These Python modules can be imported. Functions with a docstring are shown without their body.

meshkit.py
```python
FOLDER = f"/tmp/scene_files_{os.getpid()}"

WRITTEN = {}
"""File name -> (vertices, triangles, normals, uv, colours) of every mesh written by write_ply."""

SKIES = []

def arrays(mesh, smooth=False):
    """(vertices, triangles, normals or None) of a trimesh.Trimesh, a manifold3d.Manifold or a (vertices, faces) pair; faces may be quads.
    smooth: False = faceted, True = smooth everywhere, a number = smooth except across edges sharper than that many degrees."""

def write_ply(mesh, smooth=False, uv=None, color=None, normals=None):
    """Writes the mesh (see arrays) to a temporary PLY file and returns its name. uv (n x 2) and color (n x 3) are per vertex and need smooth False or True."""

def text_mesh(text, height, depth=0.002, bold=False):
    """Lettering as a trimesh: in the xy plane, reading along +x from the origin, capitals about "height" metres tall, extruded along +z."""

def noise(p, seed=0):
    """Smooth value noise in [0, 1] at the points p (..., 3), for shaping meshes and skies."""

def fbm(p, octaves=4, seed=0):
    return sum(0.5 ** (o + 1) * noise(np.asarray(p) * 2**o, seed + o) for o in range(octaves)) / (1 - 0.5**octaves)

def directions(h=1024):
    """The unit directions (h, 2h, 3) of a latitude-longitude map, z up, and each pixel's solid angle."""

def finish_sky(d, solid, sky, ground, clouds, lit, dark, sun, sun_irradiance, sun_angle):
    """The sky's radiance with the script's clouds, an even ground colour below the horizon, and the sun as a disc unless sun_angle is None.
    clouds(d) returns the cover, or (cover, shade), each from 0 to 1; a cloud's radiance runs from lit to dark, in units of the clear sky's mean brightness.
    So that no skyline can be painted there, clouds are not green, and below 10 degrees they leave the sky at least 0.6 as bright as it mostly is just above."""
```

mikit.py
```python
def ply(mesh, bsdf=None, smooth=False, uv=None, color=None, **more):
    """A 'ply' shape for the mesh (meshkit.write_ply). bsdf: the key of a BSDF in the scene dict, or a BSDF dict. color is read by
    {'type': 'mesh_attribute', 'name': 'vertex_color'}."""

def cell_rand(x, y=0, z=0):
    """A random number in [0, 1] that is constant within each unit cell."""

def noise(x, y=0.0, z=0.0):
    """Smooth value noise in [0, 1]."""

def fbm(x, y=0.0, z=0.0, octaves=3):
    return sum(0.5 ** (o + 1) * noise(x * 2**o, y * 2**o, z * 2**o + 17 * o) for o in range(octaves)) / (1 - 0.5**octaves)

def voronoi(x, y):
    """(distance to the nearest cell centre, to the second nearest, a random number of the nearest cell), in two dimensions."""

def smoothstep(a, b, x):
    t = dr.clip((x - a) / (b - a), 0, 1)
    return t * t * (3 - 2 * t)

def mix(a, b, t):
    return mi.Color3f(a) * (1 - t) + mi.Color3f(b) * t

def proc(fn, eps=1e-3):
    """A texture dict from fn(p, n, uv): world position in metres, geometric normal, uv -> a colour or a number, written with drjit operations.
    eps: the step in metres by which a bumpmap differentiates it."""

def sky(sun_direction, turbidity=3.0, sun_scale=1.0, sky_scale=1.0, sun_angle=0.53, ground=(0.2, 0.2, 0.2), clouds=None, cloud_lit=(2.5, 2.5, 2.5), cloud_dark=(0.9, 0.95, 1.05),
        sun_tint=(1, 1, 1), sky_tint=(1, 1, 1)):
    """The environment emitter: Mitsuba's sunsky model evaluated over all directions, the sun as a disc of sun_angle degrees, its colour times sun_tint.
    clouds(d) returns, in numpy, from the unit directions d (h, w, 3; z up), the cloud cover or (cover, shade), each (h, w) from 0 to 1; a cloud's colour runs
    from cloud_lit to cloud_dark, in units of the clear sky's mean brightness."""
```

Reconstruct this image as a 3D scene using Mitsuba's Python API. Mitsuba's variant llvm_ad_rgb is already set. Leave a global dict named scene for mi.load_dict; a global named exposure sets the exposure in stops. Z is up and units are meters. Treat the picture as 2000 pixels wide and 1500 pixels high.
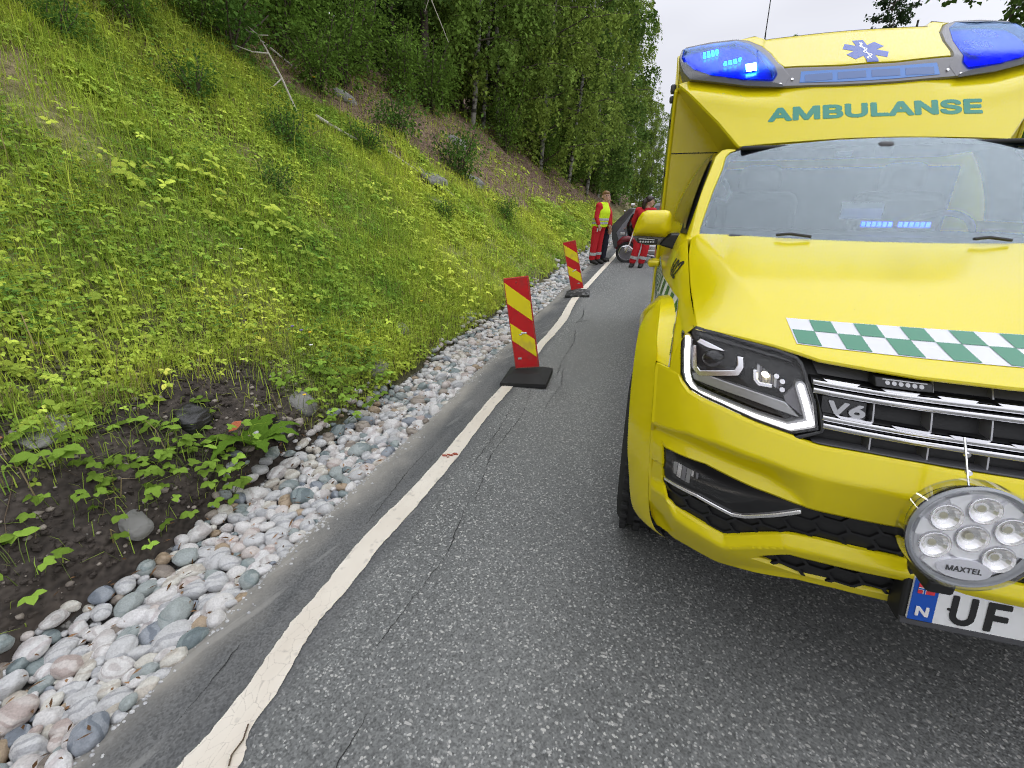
import math, random
import numpy as np, trimesh, shapely
from shapely.geometry import Polygon, MultiPolygon, LineString, Point, box as sbox
from shapely import affinity
from shapely.ops import unary_union
from scipy.spatial import Delaunay
from scipy.interpolate import PchipInterpolator as PI
from scipy.ndimage import gaussian_filter1d
import manifold3d as m3
import drjit as dr, mitsuba as mi, mikit, meshkit
from mikit import noise, fbm, voronoi, cell_rand, smoothstep, mix, proc
T4 = mi.ScalarTransform4f
rng = np.random.default_rng(7)
scene, labels = {}, {}

# ------------------------------------------------------------------ camera, sky, exposure
EYE = np.array([0.0, 0.0, 1.5])
scene['camera'] = {'type': 'perspective', 'fov': 96.03, 'fov_axis': 'x', 'near_clip': 0.05, 'far_clip': 2000.0,
    'to_world': T4().look_at(origin=[0, 0, 1.5], target=[-0.25861, 0.89358, 1.5 - 0.36693], up=[0, 0, 1])}
SUN = np.array([0.28, 0.18, 0.94]); SUN /= np.linalg.norm(SUN)
def cloud_cover(d):
    n = meshkit.fbm(d * np.array([2.2, 2.2, 5.0]) + 3.0, 4, seed=5) - 0.5
    glow = np.exp(-(np.arccos(np.clip(d @ SUN, -1, 1)) / 0.62) ** 2)
    return np.ones(n.shape), np.clip(0.97 - 0.22 * np.clip(d[..., 2], 0, 1) - 0.75 * glow + n * 0.35, 0, 1)
scene['sky'] = mikit.sky(SUN, turbidity=3, sun_scale=0.0, sun_angle=20, clouds=cloud_cover,
    cloud_lit=(8.8, 9.1, 9.6), cloud_dark=(2.65, 2.69, 2.95), ground=(0.12, 0.13, 0.08))
exposure = 1.58

# ------------------------------------------------------------------ materials
def rgb(*c): return {'type': 'rgb', 'value': [float(x) for x in c]}
def prin(c, rough=0.5, **k):
    return {'type': 'principled', 'base_color': c if isinstance(c, dict) else rgb(*c), 'roughness': rough, **k}
def two(b): return {'type': 'twosided', 'bsdf': b}
def mat(name, b): scene['mat_' + name] = b; return 'mat_' + name
def paint_fn(p, n, uv):
    dust = smoothstep(0.45, 0.9, fbm(p.x * 3 + 7, p.y * 3, p.z * 3)) * 0.10
    low = smoothstep(0.75, 0.35, p.z) * 0.10 * noise(p.x * 9, p.y * 9, p.z * 9)
    spots = smoothstep(0.985, 0.995, noise(p.x * 55, p.y * 55, p.z * 55)) * 0.5
    c = mix((0.715, 0.595, 0.006), (0.56, 0.47, 0.065), dr.minimum(dust + low, 0.4))
    return mix(c, (0.10, 0.08, 0.05), spots)
YEL = mat('yellow', two({'type': 'roughplastic', 'diffuse_reflectance': proc(paint_fn), 'alpha': 0.035, 'int_ior': 1.5, 'nonlinear': False}))
BLK = mat('black', two(prin((0.012, 0.012, 0.013), 0.45)))
GLOSS = mat('gloss_black', two(prin((0.008, 0.008, 0.009), 0.12, specular=0.6)))
DKG = mat('dark_grey', two(prin((0.06, 0.06, 0.065), 0.45)))
TRIMM = mat('cab_trim', two(prin((0.022, 0.023, 0.026), 0.7)))
MID = mat('mid_grey', two(prin((0.17, 0.165, 0.18), 0.4)))
LTG = mat('light_grey', two(prin((0.45, 0.46, 0.47), 0.5)))
SAT = mat('satin', two(prin((0.40, 0.40, 0.41), 0.33, metallic=0.75)))
CHR = mat('chrome', two({'type': 'roughconductor', 'material': 'Al', 'alpha': 0.07, 'specular_reflectance': rgb(.86, .86, .88)}))
SILV = mat('silvered', two(prin((0.90, 0.90, 0.92), 0.20, metallic=0.25, specular=0.8)))
ALU = mat('aluminium', two({'type': 'roughconductor', 'material': 'Al', 'alpha': 0.12}))
WHT = mat('white_film', two(prin((0.62, 0.62, 0.66), 0.35, specular=0.5)))
GRN = mat('green_film', two(prin((0.035, 0.20, 0.115), 0.35, specular=0.5)))
GRD = mat('dark_green_film', two(prin((0.01, 0.10, 0.03), 0.35, specular=0.5)))
TEAL = mat('teal_lettering', two(prin((0.03, 0.235, 0.165), 0.4)))
STARB = mat('star_blue', two(prin((0.06, 0.10, 0.35), 0.4)))
WHITE = mat('white', two(prin((0.72, 0.72, 0.72), 0.4)))
RUB = mat('rubber', two(prin((0.018, 0.018, 0.018), 0.75)))
BLUEP = mat('blue_plate', two(prin((0.005, 0.075, 0.42), 0.35)))
BARB = mat('bar_blue', two(prin((0.05, 0.17, 0.50), 0.25, clearcoat=0.6)))
REDM = mat('red_mark', two(prin((0.62, 0.035, 0.05), 0.4)))
GLASS = mat('window_glass', {'type': 'thindielectric', 'int_ior': 1.62, 'specular_reflectance': rgb(.80, .92, 1.0), 'specular_transmittance': rgb(0.30, 0.36, 0.38)})
CLEAR = mat('clear_lens', {'type': 'thindielectric', 'int_ior': 1.28})
BLENS = mat('blue_lens', {'type': 'thindielectric', 'int_ior': 1.2, 'specular_reflectance': rgb(.5, .7, 1), 'specular_transmittance': rgb(0.004, 0.10, 0.96)})
SMOKE = mat('smoke_lens', {'type': 'thindielectric', 'int_ior': 1.5, 'specular_transmittance': rgb(0.75, 0.76, 0.78)})

# ------------------------------------------------------------------ helpers
def key_for(name, parent=None):
    base = f'{parent}__{name}' if parent else name
    k, i = base, 0
    while k in scene or k in labels: i += 1; k = f'{base}_{i:03d}'
    return k
def put(name, mesh, bsdf, parent=None, smooth=35, light=None, **more):
    k = key_for(name, parent)
    scene[k] = mikit.ply(mesh, bsdf, smooth=smooth, **more)
    if light: scene[k]['emitter'] = {'type': 'area', 'radiance': rgb(*light)}
    return k
def thing(name, label, cat, group=None):
    k = key_for(name); labels[k] = {'label': label, 'category': cat}
    if group: labels[k]['group'] = group
    return k
def cat(*ms):
    return trimesh.util.concatenate([m for m in ms if m is not None])
def mpoly(pts): return Polygon(pts).buffer(0)
def both(p): return unary_union([p, affinity.scale(p, -1, 1, origin=(0, 0))])
def mir(p): return affinity.scale(p, -1, 1, origin=(0, 0))
def mirror_mesh(m):
    v = m.vertices.copy(); v[:, 0] *= -1
    return trimesh.Trimesh(v, m.faces[:, ::-1], process=False)
def grid_poly(poly, h):
    out_v, out_f, n = [], [], 0
    for g in getattr(poly, 'geoms', [poly]):
        if g.is_empty or g.area < 1e-7: continue
        g = g.segmentize(h)
        bp = np.vstack([np.array(g.exterior.coords)[:-1]] + [np.array(r.coords)[:-1] for r in g.interiors])
        x0, y0, x1, y1 = g.bounds
        gx, gy = np.meshgrid(np.arange(x0 + h / 2, x1, h), np.arange(y0 + h / 2, y1, h * 0.87))
        gx = gx + (np.arange(gx.shape[0]) % 2)[:, None] * h / 2
        q = np.stack([gx.ravel(), gy.ravel()], 1)
        core = g.buffer(-h * 0.45)
        if len(q): q = q[shapely.contains_xy(core, q[:, 0], q[:, 1])]
        pts = np.vstack([bp, q]) if len(q) else bp
        pts = np.unique(np.round(pts, 6), axis=0)
        if len(pts) < 3: continue
        tri = Delaunay(pts).simplices
        c = pts[tri].mean(1)
        tri = tri[shapely.contains_xy(g.buffer(1e-6), c[:, 0], c[:, 1])]
        a = pts[tri]; e1, e2 = a[:, 1] - a[:, 0], a[:, 2] - a[:, 0]; ar = e1[:, 0] * e2[:, 1] - e1[:, 1] * e2[:, 0]
        tri = np.where((ar > 0)[:, None], tri, tri[:, ::-1])[np.abs(ar) > 1e-10]
        out_v.append(pts); out_f.append(tri + n); n += len(pts)
    return np.vstack(out_v), np.vstack(out_f)
def skin(poly, f3, h=0.02, depth=0.0, to_y=None, back=(0, 1, 0), bevel=0.0, bulge=None):
    """A sheet over the 2-D outline, laid on the surface f3(u, v) -> xyz, with a bevelled return edge going back."""
    if bevel:
        small = poly.buffer(-bevel, join_style=2)
        poly = small if not small.is_empty else poly
    uv, f = grid_poly(poly, h)
    v = f3(uv[:, 0], uv[:, 1]); back = np.asarray(back, float)
    if bulge:
        d = shapely.distance(poly.boundary, shapely.points(uv)); t = np.clip(d / bulge[1], 0, 1)
        v = v - back * (bulge[0] * np.sqrt(1 - (1 - t) ** 2))[:, None]
    nn = np.cross(v[f[:, 1]] - v[f[:, 0]], v[f[:, 2]] - v[f[:, 0]]).sum(0)
    if nn @ back > 0: f = f[:, ::-1]
    ms = [trimesh.Trimesh(v, f, process=False)]
    if depth or to_y is not None:
        e = np.vstack([f[:, [0, 1]], f[:, [1, 2]], f[:, [2, 0]]])
        s = np.sort(e, 1); _, idx, cnt = np.unique(s, axis=0, return_index=True, return_counts=True)
        be = e[idx[cnt == 1]]
        ids, inv = np.unique(be.ravel(), return_inverse=True); be = inv.reshape(-1, 2)
        r0 = v[ids]; rings = [r0]
        if bevel:
            ed = r0[be[:, 1]] - r0[be[:, 0]]; on = np.cross(ed, back); on /= np.linalg.norm(on, axis=1, keepdims=True) + 1e-12
            nv = np.zeros_like(r0); np.add.at(nv, be[:, 0], on); np.add.at(nv, be[:, 1], on)
            nv /= np.linalg.norm(nv, axis=1, keepdims=True) + 1e-12
            rings.append(r0 - nv * bevel * 0.35 + back * bevel * 0.3); rings.append(r0 - nv * bevel + back * bevel)
        last = rings[-1].copy()
        if to_y is not None: last[:, 1] = to_y
        else: last = last + back * depth
        rings.append(last)
        n = len(ids); V = np.vstack(rings); F_ = []
        for k in range(len(rings) - 1):
            a, b = be[:, 0] + k * n, be[:, 1] + k * n
            F_ += [np.stack([b, a, a + n], 1), np.stack([b, a + n, b + n], 1)]
        ms.append(trimesh.Trimesh(V, np.vstack(F_), process=False))
    return cat(*ms)
def loft(A, B, n=40, m=6, bow=0.0, bowdir=(-1, 0, 0)):
    A, B = np.asarray(A, float), np.asarray(B, float)
    def rs(P):
        s = np.r_[0, np.cumsum(np.linalg.norm(np.diff(P, axis=0), axis=1))]; t = np.linspace(0, s[-1], n)
        return np.stack([PI(s, P[:, k])(t) for k in range(3)], 1)
    a, b = rs(A), rs(B); t = np.linspace(0, 1, m)[:, None, None]
    g = a[None] * (1 - t) + b[None] * t + np.asarray(bowdir) * bow * np.sin(np.pi * t)
    v = g.reshape(-1, 3); i = np.arange(m * n).reshape(m, n)
    q = np.stack([i[:-1, :-1], i[1:, :-1], i[1:, 1:], i[:-1, 1:]], -1).reshape(-1, 4)
    return trimesh.Trimesh(v, np.vstack([q[:, :3], q[:, [0, 2, 3]]]), process=False)
def tube(pts, r, sides=8, caps=True):
    pts = np.asarray(pts, float); r = np.broadcast_to(np.asarray(r, float), len(pts))
    d = np.gradient(pts, axis=0); d /= np.linalg.norm(d, axis=1, keepdims=True) + 1e-12
    up = np.where(np.abs(d[:, 2:3]) < 0.9, [[0, 0, 1.0]], [[1.0, 0, 0]])
    a = np.cross(d, up); a /= np.linalg.norm(a, axis=1, keepdims=True); b = np.cross(d, a)
    t = np.arange(sides) / sides * 2 * np.pi
    v = (pts[:, None] + r[:, None, None] * (np.cos(t)[None, :, None] * a[:, None] + np.sin(t)[None, :, None] * b[:, None])).reshape(-1, 3)
    i = np.arange(len(pts) * sides).reshape(-1, sides); j = np.roll(i, -1, 1)
    q = np.stack([i[:-1], j[:-1], j[1:], i[1:]], -1).reshape(-1, 4)
    f = np.vstack([q[:, :3], q[:, [0, 2, 3]]])
    if caps:
        n = len(v); v = np.vstack([v, pts[:1], pts[-1:]])
        f = np.vstack([f, np.stack([j[0], i[0], np.full(sides, n)], 1), np.stack([i[-1], j[-1], np.full(sides, n + 1)], 1)])
    return trimesh.Trimesh(v, f, process=False)
def rbox(x, y, z, r=0.01, at=(0, 0, 0), seg=8):
    r = min(r, x / 2 - 1e-4, y / 2 - 1e-4, z / 2 - 1e-4)
    s = m3.Manifold.sphere(r, seg)
    m = m3.Manifold.batch_hull([s.translate((sx * (x / 2 - r), sy * (y / 2 - r), sz * (z / 2 - r))) for sx in (-1, 1) for sy in (-1, 1) for sz in (-1, 1)])
    q = m.translate(tuple(float(a) for a in at)).to_mesh()
    return trimesh.Trimesh(q.vert_properties[:, :3], q.tri_verts, process=False)
def lathe(profile, axis_at=(0, 0, 0), axis='y', n=40):
    """profile: (radius, along) pairs."""
    p = np.asarray(profile, float); t = np.arange(n) / n * 2 * np.pi
    r, a = p[:, :1], p[:, 1:]
    c, s = r * np.cos(t), r * np.sin(t); A = np.broadcast_to(a, c.shape)
    v = {'y': np.stack([c, A, s], -1), 'x': np.stack([A, c, s], -1), 'z': np.stack([c, s, A], -1)}[axis].reshape(-1, 3) + np.asarray(axis_at)
    i = np.arange(len(p) * n).reshape(len(p), n); j = np.roll(i, -1, 1)
    q = np.stack([i[:-1], j[:-1], j[1:], i[1:]], -1).reshape(-1, 4)
    return trimesh.Trimesh(v, np.vstack([q[:, :3], q[:, [0, 2, 3]]]), process=False)
def prism(poly, y0, y1):
    """2-D outline in x-z, extruded from y0 to y1."""
    ms = []
    for g in getattr(poly, 'geoms', [poly]):
        m = trimesh.creation.extrude_polygon(g, y1 - y0, engine='earcut')
        v = m.vertices; ms.append(trimesh.Trimesh(np.stack([v[:, 0], y1 - v[:, 2], v[:, 1]], 1), m.faces, process=False))
    return cat(*ms)
def text2d(s, width=None, height=None, bold=True, fat=0.0):
    m = meshkit.text_mesh(s, 1.0, 0.5, bold=bold)
    if fat:
        top = m.triangles[m.face_normals[:, 2] > 0.5][:, :, :2]
        P_ = unary_union([Polygon(t).buffer(1e-5) for t in top])
        P_ = affinity.scale(P_, width / height / ((P_.bounds[2] - P_.bounds[0]) / (P_.bounds[3] - P_.bounds[1])), 1, origin=(0, 0)).buffer(fat, join_style=2).simplify(.004)
        m = trimesh.util.concatenate([trimesh.creation.extrude_polygon(g, 0.5, engine='earcut') for g in getattr(P_, 'geoms', [P_])])
    v = m.vertices.copy(); lo, hi = v.min(0), v.max(0)
    v[:, 0] = (v[:, 0] - (lo[0] + hi[0]) / 2) / (hi[0] - lo[0]) * width
    v[:, 1] = (v[:, 1] - (lo[1] + hi[1]) / 2) / (hi[1] - lo[1]) * height
    v[:, 2] = (v[:, 2] > 0.25) * 1.0
    return trimesh.Trimesh(v, m.faces, process=False)
def lay_text(m, f3, at, thick=0.0015, nrm=(0, -1, 0), size=0.03):
    v, f = trimesh.remesh.subdivide_to_size(m.vertices, m.faces, size, max_iter=12)
    P = f3(v[:, 0] + at[0], v[:, 1] + at[1]) + np.asarray(nrm) * (v[:, 2:3] * thick + 0.0012)
    return trimesh.Trimesh(P, f, process=False)

# ------------------------------------------------------------------ ambulance (own frame: x across, y back from the bumper, z up)
AX, AY = 1.0, 1.08
def A(m): m = m.copy(); m.vertices = m.vertices + np.array([AX, AY, 0.0]); return m
amb = thing('ambulance', 'yellow pickup-based ambulance with blue lights and green chequered bands parked on the road', 'ambulance')
def ap(name, mesh, m, parent=None, smooth=35, light=None): return put(name, A(mesh), m, parent or amb, smooth, light)
_c = PI([0,.3,.5,.65,.75,.85,.92,.96,.985,1.02],[0,.025,.07,.13,.19,.275,.37,.455,.53,.68])
_t = PI([-.2,.2,.3,.45,.55,.7,.85,.95,1.05,1.15,1.25,1.6],[.2,.12,.07,.02,0,0,.03,.06,.10,.17,.27,.6])
def Fy(x, z): return _c(np.minimum(np.abs(x), 1.02)) + _t(np.clip(z, -.2, 1.6))
YC = [.1,.265,.325,.51,.686,.985,1.22,1.5]
_yg = np.linspace(-.3, 1.9, 221)
_sm = lambda xs, ys: gaussian_filter1d(np.interp(_yg, xs, ys), 6, mode='nearest')
_xc, _zc = _sm(YC, [.56,.595,.612,.65,.69,.735,.775,.80]), _sm(YC, [1.108,1.134,1.148,1.195,1.243,1.297,1.342,1.40])
YS = [.1,.45,.74,.95,1.13,1.27,1.5]
_xs, _zs = _sm(YS, [.80,.836,.832,.834,.838,.826,.80]), _sm(YS, [1.085,1.143,1.170,1.224,1.285,1.335,1.40])
def Hz(x, y):
    a = np.abs(x); C, Z, X, S_ = [np.interp(y, _yg, v) for v in (_xc, _zc, _xs, _zs)]
    q = np.clip(a / C, 0, 1); zin = Z + .016 * (1 - q ** 2)
    r = np.clip((a - C) / np.maximum(X - C, .03), 0, 1.3); zout = Z + (S_ - Z) * r + .006 * np.sin(np.pi * np.clip(r, 0, 1))
    return np.where(a < C, zin, zout)
def Sx(y, z):
    q = z - np.interp(y, _yg, _zs)
    return np.interp(q, [-1.2,-.6,-.35,-.25,-.15,-.08,-.03,0,.05], [.93,.945,.94,.925,.902,.888,.868,.842,.80])
def Wy(x, z): return 1.32 - .14 * (1 - (x / .78) ** 2) + (z - 1.35) * 1.42
def Py(x, z): return 1.88 + .19 * x * x + .82 * (z - 1.77) + 1.1 * np.maximum(z - 2.2, 0)
# relief of the bumper: knots across x
def relief(x, z):
    a = -np.abs(x)
    zH = np.interp(a, [-.95,-.87,-.80,-.6,-.43,0], [1.0,1.0,.955,.93,.928,.931])
    z1 = np.interp(a, [-.95,-.921,-.837,-.758,-.66,-.57,-.43,0], [.80,.814,.849,.858,.857,.854,.864,.862])
    z2 = np.interp(a, [-.95,-.906,-.832,-.762,-.65,-.568,-.54,0], [.78,.797,.805,.801,.799,.785,.762,.78])
    zV = np.interp(a, [-.95,-.891,-.774,-.655,-.557,-.43,0], [.75,.756,.769,.76,.757,.765,.771])
    zB = np.interp(a, [-.95,-.874,-.835,-.777,-.703,-.628,-.568,-.5,-.34,0], [.60,.63,.579,.579,.576,.628,.663,.678,.692,.70])
    f2 = np.interp(a, [-.95,-.90,-.8,-.62,-.54], [.3,.6,1,1,0])
    y2 = -.004 + .030 * f2
    def seg(z, za, ya, zb, yb): return ya + (yb - ya) * np.clip((z - za) / np.maximum(zb - za, 1e-3), 0, 1)
    out = np.where(z >= z1, seg(z, z1, -.030, zH, 0), np.where(z >= z2, seg(z, z2, y2, z1, -.030), np.where(z >= zV, seg(z, zV, -.004, z2, y2), -.004)))
    low = np.where(z >= zB - .03, seg(z, zB - .03, -.016, zB, .006), seg(z, zB - .15, .03, zB - .03, -.016))
    return np.where(z < (zV + zB) / 2, low, out)
def onF(off=0.0, rel=False):
    return lambda x, z: np.stack([x, Fy(x, z) + off + (relief(x, z) if rel else 0), z], 1)
def onH(off=0.0): return lambda x, y: np.stack([x, y, Hz(x, y) + off], 1)
def onW(off=0.0): return lambda x, z: np.stack([x, Wy(x, z) + off, z], 1)
def onP(off=0.0): return lambda x, z: np.stack([x, Py(x, z) + off, z], 1)
def onS(off=0.0, s=-1): return lambda y, z: np.stack([s * (Sx(y, z) + off), y, z], 1)

# bumper
HL = [(-0.877,1.108),(-0.873,1.124),(-0.857,1.137),(-0.84,1.140),(-0.769,1.14),(-0.706,1.135),(-0.642,1.13),(-0.594,1.12),(-0.582,1.108),(-0.57,1.077),(-0.549,1.02),(-0.537,0.957),(-0.593,0.93),(-0.669,0.937),(-0.758,0.95),(-0.805,0.955),(-0.84,0.963),(-0.86,0.981),(-0.871,1.003),(-0.876,1.061)]
EDGE = [(-0.943,0.994),(-0.942,0.955),(-0.937,0.806),(-0.927,0.628),(-0.915,0.514),(-0.898,0.444),(-0.878,0.42),(-0.839,0.427)]
BOT = [(-0.816,0.423),(-0.768,0.432),(-0.667,0.443),(-0.599,0.466),(-0.51,0.506),(-0.424,0.522),(-0.3,0.535),(-0.105,0.544),(0,.545)]
TOPB = [(0,.931),(-0.173,0.931),(-0.283,0.929),(-0.339,0.93),(-0.434,0.928),(-0.535,0.923),(-0.578,0.926),(-0.593,0.93),(-0.669,0.937),(-0.758,0.95),(-0.805,0.955),(-0.84,0.963),(-0.86,0.981),(-0.871,1.002),(-0.912,.996)]
V1T = [(-0.891,0.756),(-0.886,0.753),(-0.774,0.769),(-0.655,0.76),(-0.557,0.757),(-0.514,0.758),(-0.432,0.765),(-0.358,0.772),(0,.772)]
V1B = [(-0.874,0.63),(-0.859,0.593),(-0.835,0.579),(-0.777,0.579),(-0.703,0.576),(-0.628,0.628),(-0.568,0.663),(-0.542,0.67),(-0.5,0.678),(-0.417,0.685),(-0.339,0.692),(0,.694)]
v1 = both(mpoly(V1T + V1B[::-1])).buffer(.006).buffer(-.006)
v2 = both(mpoly([(-0.615,0.549),(-0.599,0.569),(-0.549,0.606),(-0.504,0.611),(-0.404,0.624),(-0.309,0.637),(0,.64),(0,.588),(-0.31,0.577),(-0.432,0.559),(-0.519,0.546)]))
bump = both(mpoly(TOPB + EDGE + BOT)).difference(v1).difference(v2)
ap('bumper', skin(bump, onF(0, True), .010, depth=.012, bevel=.008), YEL, smooth=24)
hexes = []
r = .032
for i in range(-22, 23):
    for j in range(-2, 12):
        c = (i * 1.5 * r * 1.25, .40 + (j + .5 * (i % 2)) * r * 1.25)
        hexes.append(Polygon([(c[0] + .95 * r * 1.25 * math.cos(a) * .98, c[1] + .56 * r * 1.25 * math.sin(a)) for a in np.arange(6) * np.pi / 3]))
ribs = unary_union([h.boundary.buffer(.0022) for h in hexes])
lowg = ap('lower_grille', skin(v1.buffer(.015), onF(.022), .03), BLK)
ap('lattice', skin(ribs.intersection(v1.buffer(.008)), onF(.014), .012, depth=.01), GLOSS, lowg)
lows = ap('bumper_slot', skin(v2.buffer(.01), onF(.03), .03), BLK)
ap('lattice', skin(ribs.intersection(v2.buffer(.006)), onF(.02), .012, depth=.01), GLOSS, lows)
FOGS = [(-0.874,0.651),(-0.785,0.661),(-0.695,0.656),(-0.666,0.667),(-0.611,0.702),(-0.553,0.741)]
FOGG = mpoly([(-0.865,0.728),(-0.852,0.738),(-0.766,0.74),(-0.644,0.735),(-0.664,0.719),(-0.711,0.687),(-0.743,0.687),(-0.858,0.677)])
for s in (1, -1):
    q = (lambda p: p) if s == 1 else mir
    fl = ap('fog_lamp', skin(q(mpoly(FOGS + V1T[::-1][3:][::-1][::-1])).intersection(v1.buffer(.01)), onF(.012), .02), GLOSS)
    ap('lamp_glass', skin(q(FOGG), onF(.004), .02, depth=.01), CLEAR, fl)
    for k in range(6):
        fx_ = -.858 + .0125 * k
        ap('reflector', skin(q(FOGG.buffer(-.005).intersection(sbox(fx_, .690 - .004 * k if k < 4 else .715, fx_ + (.011 if k < 4 else .006), .8))), onF(.009), .01), [SAT, CHR, MID, SAT, CHR, MID][k], fl)
    ap('trim_strip', skin(q(LineString(FOGS).buffer(.0055)), onF(.002), .012, depth=.012, bevel=.002), ALU, fl)
# grille
GRT = [(-0.594,1.121),(-0.55,1.119),(-0.447,1.121),(-0.35,1.121),(-0.181,1.125),(0,1.127)]
gap = both(mpoly(GRT + TOPB[:8]))
gr = ap('grille', skin(gap.buffer(.012), onF(.055), .03), BLK)
ap('backing_panel', skin(both(mpoly([(-.545, 1.082), (-.56, 1.112), (0, 1.118), (0, 1.082)])), onF(.03), .03), DKG, gr)
def bar(x0, zl, zh, off, n=70, lift=.010):
    x = np.linspace(-x0, x0, n); th = np.linspace(0, np.pi, 9)
    z0, z1 = np.interp(np.abs(x), [0, .3, .45, x0], zl), np.interp(np.abs(x), [0, .3, .45, x0], zh)
    zc, hz = (z0 + z1) / 2, (z1 - z0) / 2
    Z = zc[None] + hz[None] * np.cos(th)[:, None]
    Y = Fy(x, zc)[None] + off - lift * np.sin(th)[:, None] ** .35
    v = np.stack([np.broadcast_to(x, Z.shape), Y, Z], -1).reshape(-1, 3); i = np.arange(9 * n).reshape(9, n)
    q = np.stack([i[:-1, :-1], i[:-1, 1:], i[1:, 1:], i[1:, :-1]], -1).reshape(-1, 4)
    return trimesh.Trimesh(v, np.vstack([q[:, :3], q[:, [0, 2, 3]]]), process=False)
for zc0, wid, x0 in ((1.0685, .0145, .562), (1.0500, .0145, .560), (.9925, .0140, .536), (.9740, .0150, .533)):
    dz = -.002 if zc0 < 1.02 else 0
    ap('chrome_bar', bar(x0, [zc0 - wid / 2 + .001, zc0 - wid / 2, zc0 - wid / 2 - .001 + dz / 2, zc0 - wid / 2 - .001 + dz], [zc0 + wid / 2 + .001, zc0 + wid / 2, zc0 + wid / 2 - .001 + dz / 2, zc0 + wid / 2 - .0005 + dz], .008), CHR, gr)
    ap('bar_web', skin(both(mpoly([(-x0, zc0 - .006), (-x0, zc0 + .006), (0, zc0 + .006), (0, zc0 - .006)])), onF(.012), .03, depth=.03), BLK, gr)
for z0, xs_ in ((1.0755, (-.505, -.392, -.287, -.180, -.07)), (.9985, (-.475, -.367, -.262, -.155))):
    for xq in xs_ + tuple(-x for x in xs_ if x < -.1):
        ap('bar_lobe', skin(mpoly([(xq - .037, z0 + .0055), (xq + .037, z0 + .005), (xq + .030, z0 - .001), (xq - .026, z0 - .001)]), onF(-.004), .015, depth=.012), CHR, gr)
for k in range(-4, 5):
    if k == 0: continue
    for za, zb in ((.930, .967), (.999, 1.043), (1.083, 1.117)):
        ap('slat', skin(sbox(k * .1085 - .0016, za, k * .1085 + .0016, zb), onF(.012), .012, depth=.05), SAT, gr)
ap('grille_lip', skin(both(mpoly([(-.585, .9285), (-.535, .9245), (-.434, .9295), (-.339, .9315), (0, .9325), (0, .9375), (-.339, .9365), (-.434, .9345), (-.53, .930)])), onF(.002), .02, depth=.03, bevel=.002), DKG, gr)
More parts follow.
